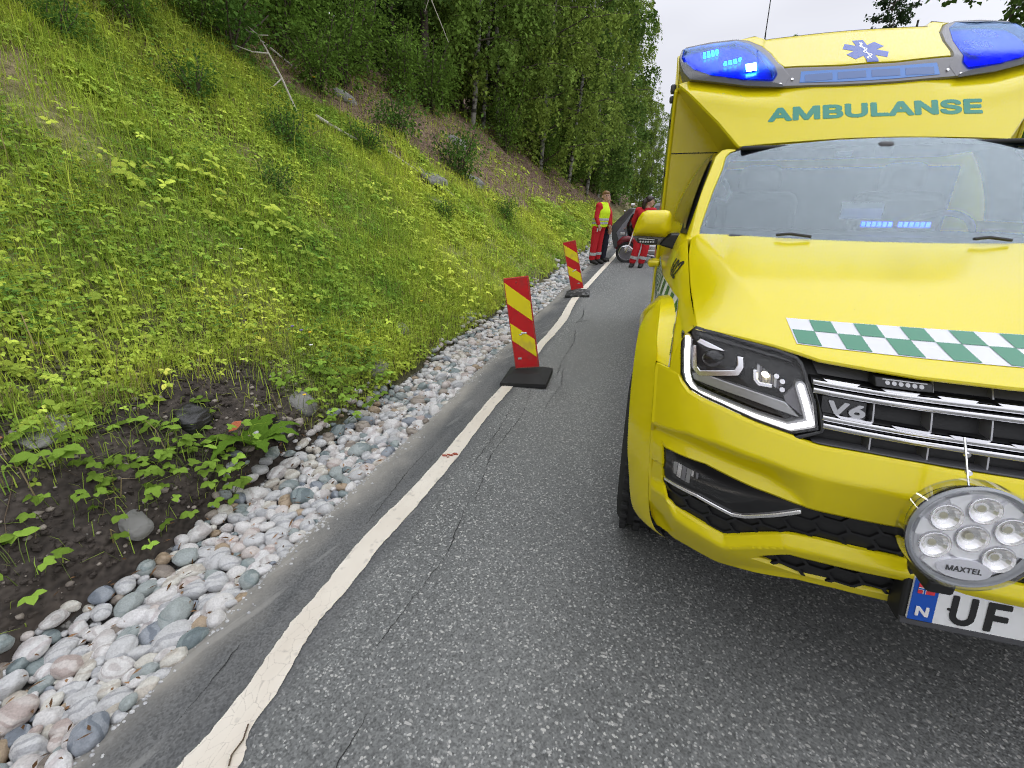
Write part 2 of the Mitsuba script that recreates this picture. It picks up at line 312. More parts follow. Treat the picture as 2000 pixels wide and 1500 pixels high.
v6 = text2d('V6', .076, .030, fat=.05); v6.vertices[:, 0] += .12 * v6.vertices[:, 1]
ap('badge', lay_text(v6, onF(.012), (-.489, 1.018), .006), SAT, gr)
ap('badge_panel', skin(sbox(-.535, .998, -.446, 1.041), onF(.02), .02), GLOSS, gr)
for s in (1, -1):
    q = (lambda p: p) if s == 1 else mir
    lm = ap('grille_flasher', skin(q(mpoly([(-.446, 1.1075), (-.338, 1.1085), (-.336, 1.089), (-.446, 1.0855)])), onF(-.022), .01, depth=.035, bevel=.003), BLK)
    for k in range(6):
        ap('led', skin(Point(s * (-.4225 + k * .0125), 1.0985 + .0002 * k).buffer(.0045), onF(-.0235), .004), SAT, lm)
    ap('flasher_lens', skin(q(mpoly([(-.432, 1.106), (-.350, 1.1075), (-.349, 1.1055), (-.432, 1.104)])), onF(-.0238), .01), LTG, lm)
# headlights
hl = mpoly(HL)
DRL = LineString([(-0.858,1.101),(-0.856,1.043),(-0.852,1.007),(-0.842,0.979),(-0.822,0.962),(-0.734,0.953),(-0.668,0.946),(-0.599,0.942),(-0.553,0.965),(-0.566,1.004),(-0.582,1.048)]).buffer(.0056, join_style=1)
L1 = mpoly([(-0.835,1.09),(-0.827,1.026),(-0.816,1.016),(-0.727,1.045),(-0.72,1.061),(-0.724,1.102)])
L2 = mpoly([(-0.685,1.07),(-0.682,1.038),(-0.671,1.027),(-0.638,1.029),(-0.61,1.015),(-0.611,1.055),(-0.637,1.069),(-0.673,1.073)])
BLD = mpoly([(-0.837,1.005),(-0.829,0.989),(-0.691,0.981),(-0.568,0.966),(-0.609,0.998),(-0.694,1.007),(-0.809,1.015)])
TRIM = mpoly([(-0.594,1.121),(-0.584,1.114),(-0.573,1.096),(-0.547,1.037),(-0.524,0.966),(-0.529,0.952),(-0.578,0.922),(-0.593,.927),(-0.537,0.957),(-0.549,1.02),(-0.57,1.077),(-0.582,1.108)])
for s in (1, -1):
    q = (lambda p: p) if s == 1 else mir
    h = ap('headlight', cat(skin(q(hl.buffer(-.022)), onF(.055), .02), skin(q(hl.buffer(-.002).difference(hl.buffer(-.008)).difference(sbox(-.95, 1.112, -.846, 1.2))), onF(.006), .008, depth=.03)), BLK)
    ap('running_light', skin(q(DRL), onF(.016), .006, depth=.012), WHITE, h, light=(2.6, 2.55, 2.6))
    ap('running_light_bezel', skin(q(DRL.buffer(.006).difference(DRL)), onF(.02), .006, depth=.02), SAT, h)
    ring = L1.buffer(.012).difference(L1.buffer(-.004)).difference(sbox(-.84, 1.085, -.70, 1.2))
    ap('projector_frame', skin(q(ring), onF(.030), .006, depth=.03, bevel=.002), CHR, h)
    ap('frame_cap', skin(q(mpoly([(-.833, 1.094), (-.822, 1.107), (-.785, 1.098), (-.745, 1.088), (-.80, 1.086)])), onF(.030), .008, depth=.02, bevel=.002), CHR, h)
    cx, cz = -.776, 1.056
    ball = trimesh.creation.icosphere(3, .036); ball.apply_scale([1.05, .6, .85]); ball.apply_translation([s * cx, float(Fy(np.array([cx]), np.array([cz]))[0]) + .062, cz])
    ap('projector', ball, GLOSS, h)
    ap('projector_bowl', skin(q(L1.buffer(-.004)), onF(.066), .012), DKG, h)
    ring2 = L2.buffer(.004).difference(L2.buffer(-.007)).intersection(sbox(-.70, 1.0, -.64, 1.062))
    ap('reflector_frame', skin(q(ring2), onF(.028), .006, depth=.02, bevel=.002), CHR, h)
    for k in range(9):
        px_, pz_ = -.672 + .0068 * k, 1.058 - .0042 * k
        fac = sbox(px_ - .003, pz_ - .020, px_ + .003, pz_ + .014)
        ap('reflector_facet', skin(q(fac.intersection(L2)), onF(.046 + .006 * (k % 2)), .01, depth=.01), MID if k % 3 else SAT, h)
    ap('turn_lamp', skin(q(affinity.scale(Point(-.657, 1.054).buffer(.0065), 1.3, .9)), onF(.030), .004, depth=.01), WHITE, h, light=(2.2, 1.9, 1.0))
    for (cx_, cz_) in ((-.632, 1.056), (-.618, 1.046), (-.617, 1.026)):
        ap('lamp_stud', skin(q(Point(cx_, cz_).buffer(.006)), onF(.034), .003, depth=.01), CHR, h)
    ap('blade', skin(q(BLD), onF(.032), .012, depth=.02, bevel=.002), SAT, h)
    ap('side_panel', skin(q(mpoly([(-.612, 1.012), (-.585, 1.050), (-.572, .985), (-.565, .972), (-.606, .997)])), onF(.034), .012, depth=.01), MID, h)
    ap('inner_brow', skin(q(mpoly([(-.86, 1.118), (-.845, 1.136), (-.705, 1.125), (-.60, 1.108), (-.60, 1.098), (-.70, 1.108), (-.79, 1.112)])), onF(.03), .012, depth=.02), GLOSS, h)
    ap('lens', skin(q(hl.buffer(-.002)), onF(.0035), .015), CLEAR, h)
    ap('headlight_trim', skin(q(TRIM), onF(.002), .01, depth=.05, bevel=.003), GLOSS, h)
# hood
front = [(-0.839,0.430),(-0.769,0.366),(-0.706,0.320),(-0.642,0.281),(-0.594,0.248),(-0.556,0.214),(-0.458,0.176),(-0.368,0.145),(-0.209,0.118),(0,.108)]
backh = [(0,1.225),(-.245,1.242),(-.49,1.271),(-.70,1.312),(-.778,1.33)]
shut = [(-0.824,1.297),(-0.836,1.143),(-0.836,0.909),(-0.833,0.707)]
hood = both(mpoly(front + backh + shut))
fr_line = LineString([( -x, y) for x, y in front[:-1]] [::1] + [(0, .108)] + [(x, y) for x, y in front[:-1]][::-1])
def onHood(off=0.0):
    def f(x, y):
        yf = np.interp(np.abs(x), [-p[0] for p in front[::-1]], [p[1] for p in front[::-1]])
        z = Hz(x, y) - .004 * np.clip(1 - (y - yf) / .04, 0, 1) ** 2
        return np.stack([x, y, z + off], 1)
    return f
hd = ap('hood', skin(hood, onHood(), .014, depth=.004, back=(0, .5, -.85), bevel=.004), YEL, smooth=11)
yT, yM, yB = (lambda x: .388 + .136 * x * x), (lambda x: .3135 + .165 * x * x), (lambda x: .2165 + .221 * x * x)
def strip(xa, xb, ya, yb):
    xx = np.linspace(xa, xb, 5); return mpoly([(x, ya(x)) for x in xx] + [(x, yb(x)) for x in xx[::-1]])
band = mpoly([(x, yT(x) + .004) for x in np.linspace(-.592, .592, 40)] + [(x, yB(x) - .004) for x in np.linspace(-.592, .592, 40)[::-1]])
ap('chequer_band', skin(band, onHood(.0015), .02), WHT, hd)
cells = []
for k in range(-11, 11):
    cells.append(strip(k * .0535, (k + 1) * .0535, yB, yM) if k % 2 else strip(k * .0535, (k + 1) * .0535, yM, yT))
for c in cells: ap('chequer', skin(c, onHood(.0028), .02), GRN, hd)
# fenders, doors, flares
CREASE = [(x, float(Fy(np.array([x]), np.array([z]))[0]), z) for x, z in EDGE[::-1]]
FLU = [(-0.937,0.95,1.117),(-0.989,0.9,1.062),(-1.011,0.8,1.02),(-1.016,0.68,0.959),(-1.017,0.58,0.869),(-1.013,0.52,0.75),(-1.007,0.5,0.654),(-0.993,0.49,0.551),(-0.964,0.47,0.407),(-0.934,0.44,0.383),(-0.876,0.4,0.37)]
C2 = CREASE + [(-.944, .60, 1.05), (-.940, .76, 1.10), (-.9375, .945, 1.1175)]
U2 = FLU[::-1]
C3 = [(-.9375, .945, 1.1175), (-.940, 1.14, 1.10), (-.944, 1.32, 1.04), (-.946, 1.50, .92), (-.947, 1.60, .72), (-.946, 1.62, .48)]
U3 = [(-.937, .95, 1.117), (-.989, 1.0, 1.062), (-1.011, 1.10, 1.02), (-1.016, 1.22, .959), (-1.016, 1.38, .83), (-1.010, 1.46, .66), (-1.0, 1.49, .46)]
ARCH = lambda a0, a1, x: [(x if x > -.9 else x + .07 * max(0, 1 - (t if t < 1.57 else 3.14 - t) / .45), .95 - .475 * math.cos(t), .40 + .49 * math.sin(t)) for t in np.linspace(a0, a1, 24)]
arch = Point(.95, .40).buffer(.50, 48)
cz_ = np.linspace(.985, 1.148, 14); cy_ = np.full(14, .43)
for _ in range(40): cy_ = .5 * cy_ + .5 * np.clip(Fy(Sx(cy_, cz_), cz_), .3, .6)
cx_ = Sx(cy_, cz_)
fend = mpoly([(a, b) for a, b in zip(cy_, cz_)] + [(y, np.interp(y, _yg, _zs) + .003) for y in np.linspace(.45, 1.285, 26)] + [(1.285, .5), (.60, .5), (.55, .90), (.48, .975)]).difference(arch)
door = mpoly([(1.295, .52)] + [(y, np.interp(y, _yg, _zs)) for y in np.linspace(1.295, 1.6, 6)] + [(2.46, 1.40), (2.46, .52)])
ckp = mpoly([(.425, 1.000), (.47, .985), (1.284, .98), (1.284, 1.15), (.83, 1.15), (.62, 1.08)])
ckd = sbox(1.296, .98, 2.455, 1.15)
cellp = unary_union([sbox(.41 + .085 * k, (.98 if k % 2 else 1.065) + .001, .41 + .085 * (k + 1), (1.065 if k % 2 else 1.15) - .001) for k in range(26)])
for s in (-1, 1):
    mm = (lambda m: m) if s < 0 else mirror_mesh
    fd = ap('fender', mm(skin(fend, onS(0), .02, back=(1, 0, 0))), YEL, smooth=30)
    ap('fender_corner', mm(skin(mpoly([(-.871, .985), (-.871, 1.003), (-.8765, 1.061), (-.8775, 1.116), (-.872, 1.134), (-.857, 1.147), (-.842, 1.148)] + [(-a, b) for a, b in zip(cx_[::-1], cz_[::-1])]).buffer(.001), onF(.001), .008)), YEL, fd)
    ap('flare_blend', mm(loft([(-.943, .50, .994), (-.944, .60, 1.05), (-.940, .76, 1.10), (-.9375, .945, 1.1175), (-.940, 1.14, 1.10), (-.944, 1.32, 1.04)], [(-.885, .43, .992), (-.880, .58, 1.06), (-.88, .76, 1.115), (-.88, .945, 1.135), (-.88, 1.14, 1.115), (-.88, 1.32, 1.05)], 40, 4)), YEL, fd)
    ap('chequer_band', mm(skin(ckp, onS(.002), .03, back=(1, 0, 0))), WHT, fd)
    ap('chequer_row', mm(skin(cellp.intersection(ckp.buffer(-.001)), onS(.0035), .03, back=(1, 0, 0))), GRD, fd)
    fl = ap('wheel_flare', mm(cat(loft(C2, U2, 70, 8, .006), loft(C3, U3, 50, 8, .006), loft(U2[1:], ARCH(.0, 1.57, -1.005), 60, 4), loft(ARCH(.0, 1.57, -1.005), ARCH(.0, 1.57, -.80), 60, 3), loft(U3, ARCH(1.57, 3.2, -1.005), 60, 4), loft(ARCH(1.57, 3.2, -1.005), ARCH(1.57, 3.2, -.80), 60, 3))), YEL, smooth=40)
    dr_ = ap('door', mm(skin(door, onS(0), .03, depth=.03, back=(1, 0, 0), bevel=.004)), YEL, smooth=30)
    ap('chequer_band', mm(skin(ckd, onS(.002), .04, back=(1, 0, 0))), WHT, dr_)
    ap('chequer_row', mm(skin(cellp.intersection(ckd), onS(.0035), .04, back=(1, 0, 0))), GRD, dr_)
    hdl = cat(tube([(-.935, 2.13, 1.13), (-.985, 2.15, 1.125), (-.99, 2.25, 1.12), (-.985, 2.33, 1.12), (-.935, 2.35, 1.12)], [.018, .022, .022, .022, .018], 10))
    ap('handle', mm(hdl), YEL, dr_)
    ap('side_window', mm(loft([(-.852, 1.36, 1.385), (-.735, 1.92, 1.715), (-.70, 2.06, 1.765)], [(-.868, 2.46, 1.40), (-.74, 2.46, 1.72), (-.70, 2.46, 1.77)], 10, 4)), GLOSS, dr_)
    ap('window_seal', mm(loft([(-.845, 1.30, 1.365), (-.775, 1.64, 1.57), (-.725, 1.90, 1.715)], [(-.868, 1.46, 1.360), (-.79, 1.78, 1.57), (-.735, 1.98, 1.715)], 12, 3)), BLK, dr_)
num = text2d('402', .17, .085)
if True:
    v, f = trimesh.remesh.subdivide_to_size(num.vertices, num.faces, .03, max_iter=10)
    P = onS(.003)(1.16 - v[:, 0], 1.225 + v[:, 1] * .9); ap('call_number', trimesh.Trimesh(P + np.array([-1, 0, .5]) * v[:, 2:3] * .001, f[:, ::-1], process=False), BLK, amb + '__fender')
WX = -.885
for s in (-1, 1):
    for yw in (1.02, 4.05):
        tyre = lathe([(.25, -.12), (.30, -.135), (.345, -.130), (.375, -.108), (.388, -.07), (.388, .07), (.375, .105), (.355, .13), (.30, .135), (.25, .12)], (s * (.895 if yw < 2 else .80), yw, .39), 'x', 56)
        wh = ap('wheel', tyre, RUB)
        ap('rim', lathe([(.25, -.10), (.245, -.07), (.19, -.06), (.06, -.085), (.0, -.09)] if s < 0 else [(.25, .10), (.245, .07), (.19, .06), (.06, .085), (.0, .09)], (s * (.895 if yw < 2 else .80), yw, .39), 'x', 40), SAT, wh)
        tr = cat(*[rbox(.03, .03, .02, .004, (s * (.895 if yw < 2 else .80) + dx, yw + .394 * math.cos(t + .05 * (dx > 0)), .39 + .394 * math.sin(t + .05 * (dx > 0)))) for t in np.arange(0, 2 * np.pi, .17) for dx in (-.10, -.04, .04, .10)])
        labels[ap('tread', tr, RUB, wh)] = {'kind': 'stuff'}
ap('underbody', cat(rbox(1.46, 4.6, .34, .05, (0, 2.75, .62)), rbox(1.2, .5, .16, .04, (0, .55, .50)), rbox(1.15, 1.3, .08, .03, (0, 1.0, .34)), rbox(1.7, 2.2, .12, .04, (0, 2.6, .42)), prism(both(mpoly([(-.74, .60), (-.74, 1.0), (0, 1.05), (0, .6)])), .47, .49)), BLK)
for s in (-1, 1):
    wl = lathe([(.485, s * .10), (.485, -s * .16), (.0, -s * .16)], (s * .85, .97, .41), 'x', 48)
    ap('wheel_well', trimesh.Trimesh(wl.vertices, wl.faces[wl.triangles_center[:, 2] > .40], process=False), BLK)
# windscreen, pillars
WS = [(-0.785,1.377),(-0.768,1.431),(-0.729,1.547),(-0.684,1.659),(-0.669,1.717),(-0.649,1.738),(-0.615,1.749),(-0.58,1.756),(-0.475,1.768),(-0.167,1.785),(0,1.788),(0,1.33),(-.785,1.33)]
PIL = [(-0.839,1.379),(-0.774,1.573),(-0.736,1.677),(-0.719,1.725),(-0.688,1.757),(-0.658,1.763),(-0.624,1.758)]
wsp = both(mpoly(WS)); ws = ap('windscreen', skin(wsp, onW(.0), .04), GLASS)
ap('ceramic_border', skin(wsp.difference(both(mpoly([(-.767, 1.395), (-.752, 1.431), (-.713, 1.547), (-.668, 1.655), (-.650, 1.703), (-.63, 1.722), (-.58, 1.735), (-.475, 1.746), (-.167, 1.757), (0, 1.76), (0, 1.365), (-.75, 1.385)]))), onW(.004), .02), DKG, ws)
pil = mpoly(PIL + WS[6:7] + WS[5::-1] + [(-.787, 1.33), (-.848, 1.34)])
for q in (pil, mir(pil)): ap('pillar', skin(q, onW(-.006), .012, depth=.10, back=(0, 1, 0), bevel=.006), YEL, smooth=40)
ap('cowl', skin(both(mpoly([(-.79, 1.318), (-.80, 1.345), (0, 1.345), (0, 1.318)])), onW(-.012), .03, depth=.05), BLK)
for xq in (-.49, .18):
    ap('wiper', tube([(xq, float(Wy(xq, 1.36)) - .03, 1.370), (xq + .05, float(Wy(xq + .05, 1.36)) - .025, 1.376), (xq + .13, float(Wy(xq + .13, 1.36)) - .02, 1.366)], .0065, 6), BLK)
# overcab prow, lights bar, fairing, box
PT = [(-0.948,2.183),(-0.878,2.190),(-0.725,2.153),(-0.565,2.109),(-0.402,2.086),(-0.128,2.070),(0,2.068)]
PS = [(-0.948,2.183),(-0.859,2.082),(-0.711,1.918),(-0.597,1.772)]
PB = [(-0.597,1.772),(-0.457,1.780),(-0.135,1.791),(0,1.792)]
prow = both(mpoly(PT + PB[::-1] + PS[::-1][1:-1]))
def onProw(off=0.0):
    def f(x, z):
        lip = np.interp(np.abs(x), [-p[0] for p in PT[::-1]], [p[1] for p in PT[::-1]]) - z
        w = np.clip((np.abs(x) - .25) / .35, 0, 1)
        y = Py(x, z) + .030 * np.exp(-(lip / .05) ** 2) * w - .012 * np.exp(-((lip - .10) / .05) ** 2) * w
        return np.stack([x, y + off, z], 1)
    return f
oc = ap('overcab', skin(prow, onProw(), .022, to_y=2.58, bevel=.010), YEL, smooth=30)
ap('lettering', lay_text(text2d('AMBULANSE', .952, .0735, fat=.055), onProw(), (.016, 1.9395), .001), TEAL, oc)
BOWL = mat('beacon_bowl', two(prin((.04, .20, .80), .3)))
DOME = mpoly([(-0.932,2.33),(-0.942,2.426),(-0.929,2.482),(-0.905,2.5),(-0.748,2.512),(-0.598,2.501),(-0.531,2.472),(-0.465,2.399),(-0.43,2.32),(-0.41,2.234),(-0.386,2.189),(-0.354,2.143),(-0.384,2.082),(-0.565,2.109),(-0.725,2.151),(-0.877,2.190),(-0.91,2.248)])
BLUE = mpoly([(-0.914,2.399),(-0.905,2.475),(-0.806,2.482),(-0.601,2.474),(-0.537,2.425),(-0.479,2.313),(-0.453,2.226),(-0.439,2.163),(-0.452,2.141),(-0.59,2.158),(-0.761,2.208),(-0.852,2.276),(-0.899,2.349)]).buffer(.016)
LEDS = [[(-0.791,2.446),(-0.694,2.46),(-0.704,2.395),(-0.795,2.38)],[(-0.674,2.324),(-0.569,2.345),(-0.587,2.297),(-0.682,2.283)],[(-0.56,2.275),(-0.505,2.279),(-0.512,2.215),(-0.566,2.212)]]
CELLM = mat('bar_cell', two(prin((.075, .14, .34), .3)))
lb = ap('light_bar', skin(both(mpoly([(-.40, 2.084), (-.128, 2.069), (0, 2.067), (0, 2.176), (-.125, 2.174), (-.392, 2.193)])), onP(-.014), .03, to_y=2.5, bevel=.008), MID)
ap('blue_strip', skin(both(mpoly([(-.309, 2.164), (-.125, 2.157), (0, 2.155), (0, 2.089), (-.127, 2.091), (-.317, 2.102)])), onP(-.0165), .03), BARB, lb)
for k in range(-2, 2): ap('strip_cell', skin(sbox(k * .152 + .012, 2.105, k * .152 + .14, 2.143), onP(-.018), .03), CELLM, lb)
for xq, zq in ((-.352, 2.125), (.352, 2.125), (-.408, 2.103), (.408, 2.103)): ap('bolt', skin(Point(xq, zq).buffer(.006), onP(-.022), .004, depth=.01), CHR, lb)
for s in (1, -1):
    q = (lambda p: p) if s == 1 else mir
    pod = ap('beacon', skin(q(DOME.difference(BLUE.buffer(-.01))), onP(-.016), .02, to_y=3.10, bevel=.008), MID)
    ap('skirt', skin(q(DOME.intersection(mpoly([(-.96, 2.36), (-.90, 2.345), (-.855, 2.268), (-.76, 2.195), (-.59, 2.146), (-.45, 2.118), (-.40, 2.10), (-.38, 2.06), (-.96, 2.06)]))), onP(-.0235), .02), BLK, pod)
    ap('bowl', skin(q(BLUE), onP(.07), .03, depth=-.08), BOWL, pod)
    lit = s == 1
    for i, L in enumerate(LEDS):
        g = mpoly(L)
        if i < 2:
            for k in range(4):
                x0, x1 = g.bounds[0], g.bounds[2]
                sub = g.intersection(sbox(x0 + (x1 - x0) * (k + .14) / 4, 0, x0 + (x1 - x0) * (k + .80) / 4, 9)).buffer(-.006).buffer(.005)
                ap('led', skin(q(sub), onP(.045), .02, depth=.01), WHITE, pod, light=(0, 16, 18) if lit else None)
        else: ap('led', skin(q(g), onP(.04), .02, depth=.01), WHITE, pod, light=(300, 60, 16) if lit else None)
    ap('lens', skin(q(BLUE), onP(-.020), .025, bulge=(.035, .10)), BLENS, pod)
FT = [(-0.945,2.50),(-0.905,2.505),(-0.748,2.515),(-0.596,2.508),(-0.484,2.514),(-0.427,2.462),(-0.029,2.466),(0,2.466)]
fair = both(mpoly(FT + [(0, 2.176), (-.125, 2.174), (-.392, 2.193)])).difference(both(DOME.buffer(-.003)))
fair = max(getattr(fair, 'geoms', [fair]), key=lambda g: g.area)
fr_ = ap('roof_fairing', skin(fair, onP(-.004), .02, to_y=3.2, bevel=.012), YEL, smooth=40)
star = unary_union([affinity.rotate(sbox(-.024, -.089, .024, .089), a, origin=(0, 0)) for a in (0, 60, 120)])
star = affinity.translate(affinity.scale(star, 1.12, 1.02, origin=(0, 0)), .026, 2.280)
ap('star_emblem', skin(star, onP(-.0065), .02), STARB, fr_)
th = np.linspace(-1, 1, 40)
snake = LineString([(.026 + .012 * math.sin(t * 8.5) * (1 - .3 * t), 2.280 + .066 * t) for t in th]).buffer(.0032).union(sbox(.0235, 2.214, .0285, 2.350))
ap('emblem_snake', skin(snake, onP(-.008), .01), WHITE, fr_)
side = mpoly([(2.55, .70), (2.55, 2.15), (2.98, 2.455), (5.5, 2.455), (5.5, .62), (3.0, .62)])
bx = trimesh.creation.extrude_polygon(side, 1.88, engine='earcut'); v = bx.vertices
bx = trimesh.Trimesh(np.stack([v[:, 2] - .94, v[:, 0], v[:, 1]], 1), bx.faces, process=False)
body = ap('box_body', bx, YEL, smooth=False)
ap('panel_joint', cat(rbox(.29, .004, .006, .001, (-.785, 2.5485, 1.805)), rbox(.29, .004, .006, .001, (.785, 2.5485, 1.805))), BLK, body)
for z in (1.99, 1.69, 1.2):
    for s in (-1, 1): ap('hinge', rbox(.022, .05, .055, .006, (s * .951, 2.60, z)), BLK, body)
for s in (-1, 1): ap('corner_rail', tube([(s * .943, 2.55, .72), (s * .943, 2.55, 2.16), (s * .943, 2.97, 2.45)], .012, 8), YEL, body)
ap('side_camera', cat(rbox(.035, .06, .05, .012, (-.962, 2.60, 2.19)), rbox(.03, .05, .04, .012, (-.965, 2.60, 2.13))), DKG, body)
ap('aerial', tube([(-.415, 2.9, 2.46), (-.418, 2.9, 2.56), (-.428, 2.9, 3.1)], [.006, .0035, .002], 6), BLK, body)
ap('aerial', tube([(.538, 3.2, 2.46), (.534, 3.2, 2.612)], .006, 6), BLK, body)
# mirrors
MIR = mpoly([(-1.095,1.342),(-1.088,1.382),(-1.075,1.425),(-1.058,1.452),(-1.036,1.462),(-.947,1.464),(-.927,1.460),(-.917,1.443),(-.909,1.368),(-.932,1.335)])
MLOW = mpoly([(-1.095,1.342),(-.932,1.337),(-.958,1.299),(-1.023,1.295),(-1.074,1.312)])
flat = lambda y0: (lambda x, z: np.stack([x, np.full_like(x, y0), z], 1))
for s in (1, -1):
    q = (lambda p: p) if s == 1 else mir
    mr = ap('wing_mirror', skin(q(MIR), flat(1.47), .012, depth=.12, bulge=(.05, .07)), YEL, smooth=50)
    ap('mirror_base', skin(q(MLOW), flat(1.475), .012, depth=.10, bulge=(.035, .05)), MID, mr)
    mod = ap('flasher', skin(q(mpoly([(-1.074, 1.334), (-.968, 1.329), (-.970, 1.303), (-1.066, 1.306)])), flat(1.440), .012, depth=.03, bevel=.003), BLK, mr)
    ap('flasher_lens', skin(q(mpoly([(-1.062, 1.331), (-.984, 1.327), (-.984, 1.3225), (-1.062, 1.3265)])), flat(1.4385), .012), LTG, mr)
    for k in range(6): ap('led', skin(Point(s * (-1.052 + k * .0125), 1.3145).buffer(.0045), flat(1.4385), .004), LTG, mr)
    arm = mpoly([(-.965,1.298),(-.932,1.337),(-.907,1.354),(-.845,1.356),(-.835,1.281),(-.873,1.275)])
    ap('mirror_arm', skin(q(arm), flat(1.46), .012, depth=.08, bevel=.008), BLK, mr)
# number plate and bracket
def onN(off): # plate plane, leaning back
    return lambda x, z: np.stack([x, off + (z - .555) * .21 - .012, z], 1)
PX0 = -.312
ap('plate_bracket', skin(sbox(PX0 - .014, .542, PX0 + .58, .690), onN(.004), .03, depth=.05, bevel=.006), BLK)
np_ = ap('number_plate', skin(sbox(PX0, .560, PX0 + .565, .668).buffer(-.003).buffer(.003), onN(-.002), .04, depth=.004), WHITE)
ap('blue_band', skin(sbox(PX0 + .001, .561, PX0 + .052, .667), onN(-.0035), .03), BLUEP, np_)
fx, fz = PX0 + .0115, .630
ap('flag', skin(sbox(fx - .0015, fz, fx + .033, fz + .026), onN(-.0045), .02), REDM, np_)
cross = unary_union([sbox(fx - .0015, fz + .0098, fx + .033, fz + .0162), sbox(fx + .008, fz, fx + .0144, fz + .026)])
ap('flag_cross', skin(cross, onN(-.0055), .02), WHITE, np_)
ap('flag_cross', skin(unary_union([sbox(fx - .0015, fz + .0115, fx + .033, fz + .0145), sbox(fx + .0097, fz, fx + .0127, fz + .026)]), onN(-.0065), .02), BLUEP, np_)
ap('country_letter', lay_text(text2d('N', .027, .024, fat=.03), onN(-.0035), (PX0 + .027, .586), .001), WHITE, np_)
ap('letter', lay_text(text2d('U', .050, .072, fat=.02), onN(-.002), (PX0 + .106, .604), .001), BLK, np_)
ap('letter', lay_text(text2d('F', .045, .072, fat=.02), onN(-.002), (PX0 + .172, .603), .001), BLK, np_)
ap('plate_edge', skin(sbox(PX0 - .012, .548, PX0 + .57, .559), onN(-.004), .04, depth=.01), DKG, np_)
specks = [(.067, .655), (.078, .603), (.128, .585), (.205, .655), (.228, .640), (.245, .645), (.235, .60), (.30, .62), (.33, .59)]
for dx, z in specks: ap('dirt_speck', skin(Point(PX0 + dx, z).buffer(.0018 + .001 * ((dx * 100) % 2)), onN(-.0035), .003), BLK, np_)
# auxiliary round lamps
CHIP = mat('led_chip', two(prin((.42, .40, .30), .5)))
def lampframe(cx, cy, cz, tilt):
    c, s = math.cos(tilt), math.sin(tilt)
    def f(m):
        m = m.copy(); v = m.vertices
        m.vertices = np.stack([v[:, 0], c * v[:, 1] + s * v[:, 2], -s * v[:, 1] + c * v[:, 2]], 1) + [cx, cy, cz]; return m
    return f
for s in (-1, 1):
    L = lampframe(s * .332, -.118, .882, .14)
    lm = ap('driving_lamp', L(lathe([(.0, .075), (.06, .072), (.090, .045), (.102, .02), (.108, .004)], n=48)), CHR)
    ap('lamp_rim', L(cat(lathe([(.108, .030), (.113, .028), (.113, -.010), (.106, -.016), (.099, -.014), (.097, -.006)], n=56))), SMOKE, lm)
    ap('rim_ring', L(cat(lathe([(.109, -.004), (.1045, -.008), (.1000, -.004), (.097, .004), (.104, .006), (.109, -.004)], n=56))), LTG, lm)
    ap('reflector_plate', L(lathe([(.098, .010), (.07, .006), (.0, .012)], n=48)), SILV, lm)
    spots = [(0, 0)] + [(.062 * math.cos(math.radians(a)), .062 * math.sin(math.radians(a))) for a in (84, 24, -36, 144, 204)]
    for (u, w) in spots:
        bowl = lathe([(.027, -.004), (.0275, -.007), (.0265, -.0075), (.024, -.002), (.019, .0035), (.012, .0065), (.004, .008), (.0, .008)], (u, 0, w), 'y', 18)
        ap('reflector', L(bowl), ALU, lm, smooth=False)
        ap('led_chip', L(lathe([(.0075, .004), (.0, .0035)], (u, 0, w), 'y', 12)), CHIP, lm)
        ap('lens_dome', L(lathe([(.0258, -.006), (.021, -.0085), (.013, -.0105), (0, -.0115)], (u, 0, w), 'y', 24)), CLEAR, lm)
    web = Point(0, 0).buffer(.094).difference(unary_union([Point(u, w).buffer(.030) for u, w in spots])).intersection(unary_union([affinity.rotate(sbox(.052, -.017, .092, .017), a, origin=(0, 0)) for a in (54, -6, 114, 174, 234)] + [Point(0, 0).buffer(.048)]))
    ap('reflector_web', L(prism(web, -.003, .006)), SILV, lm)
    lab = affinity.translate(affinity.scale(Point(0, 0).buffer(1, 24), .046, .022), 0, -.068)
    ap('maker_plate', L(prism(lab, -.008, .004)), WHT, lm)
    tx = text2d('MAXTEL', .060, .0115); tv = tx.vertices
    ap('lettering', L(trimesh.Trimesh(np.stack([tv[:, 0], -.0082 - .0012 * tv[:, 2], tv[:, 1] - .068], 1), tx.faces, process=False)), DKG, lm)
    ap('front_lens', L(lathe([(.099, -.010), (.09, -.014), (.05, -.018), (.0, -.0195)], n=48)), CLEAR, lm)
    b0, b1 = np.array([s * .318, .045, 1.000]), np.array([s * .330, -.090, .960])
    b0, b1 = np.array([s * .308, .020, 1.006]), np.array([s * .327, -.060, .955])
    stp = rbox(.016, .004, float(np.linalg.norm(b1 - b0)) + .06, .0015)
    d = (b0 - b1) / np.linalg.norm(b0 - b1); R = trimesh.geometry.align_vectors([0, 0, 1], d); stp.apply_transform(R); stp.apply_translation((b0 + b1) / 2)
    ap('stay', stp, ALU, lm)
    for t in (.05, .45, .92):
        o = lathe([(.0, -.006), (.005, -.006), (.006, -.002), (.006, .002)], tuple(b1 + (b0 - b1) * t + [0, -.002, 0]), 'y', 14); ap('bolt', o, CHR, lm)
    ap('lamp_foot', cat(rbox(.05, .09, .03, .006, (s * .332, -.06, .735)), tube([(s * .332, -.085, .77), (s * .332, -.05, .72), (s * .332, .03, .72)], .012, 8)), BLK, lm)
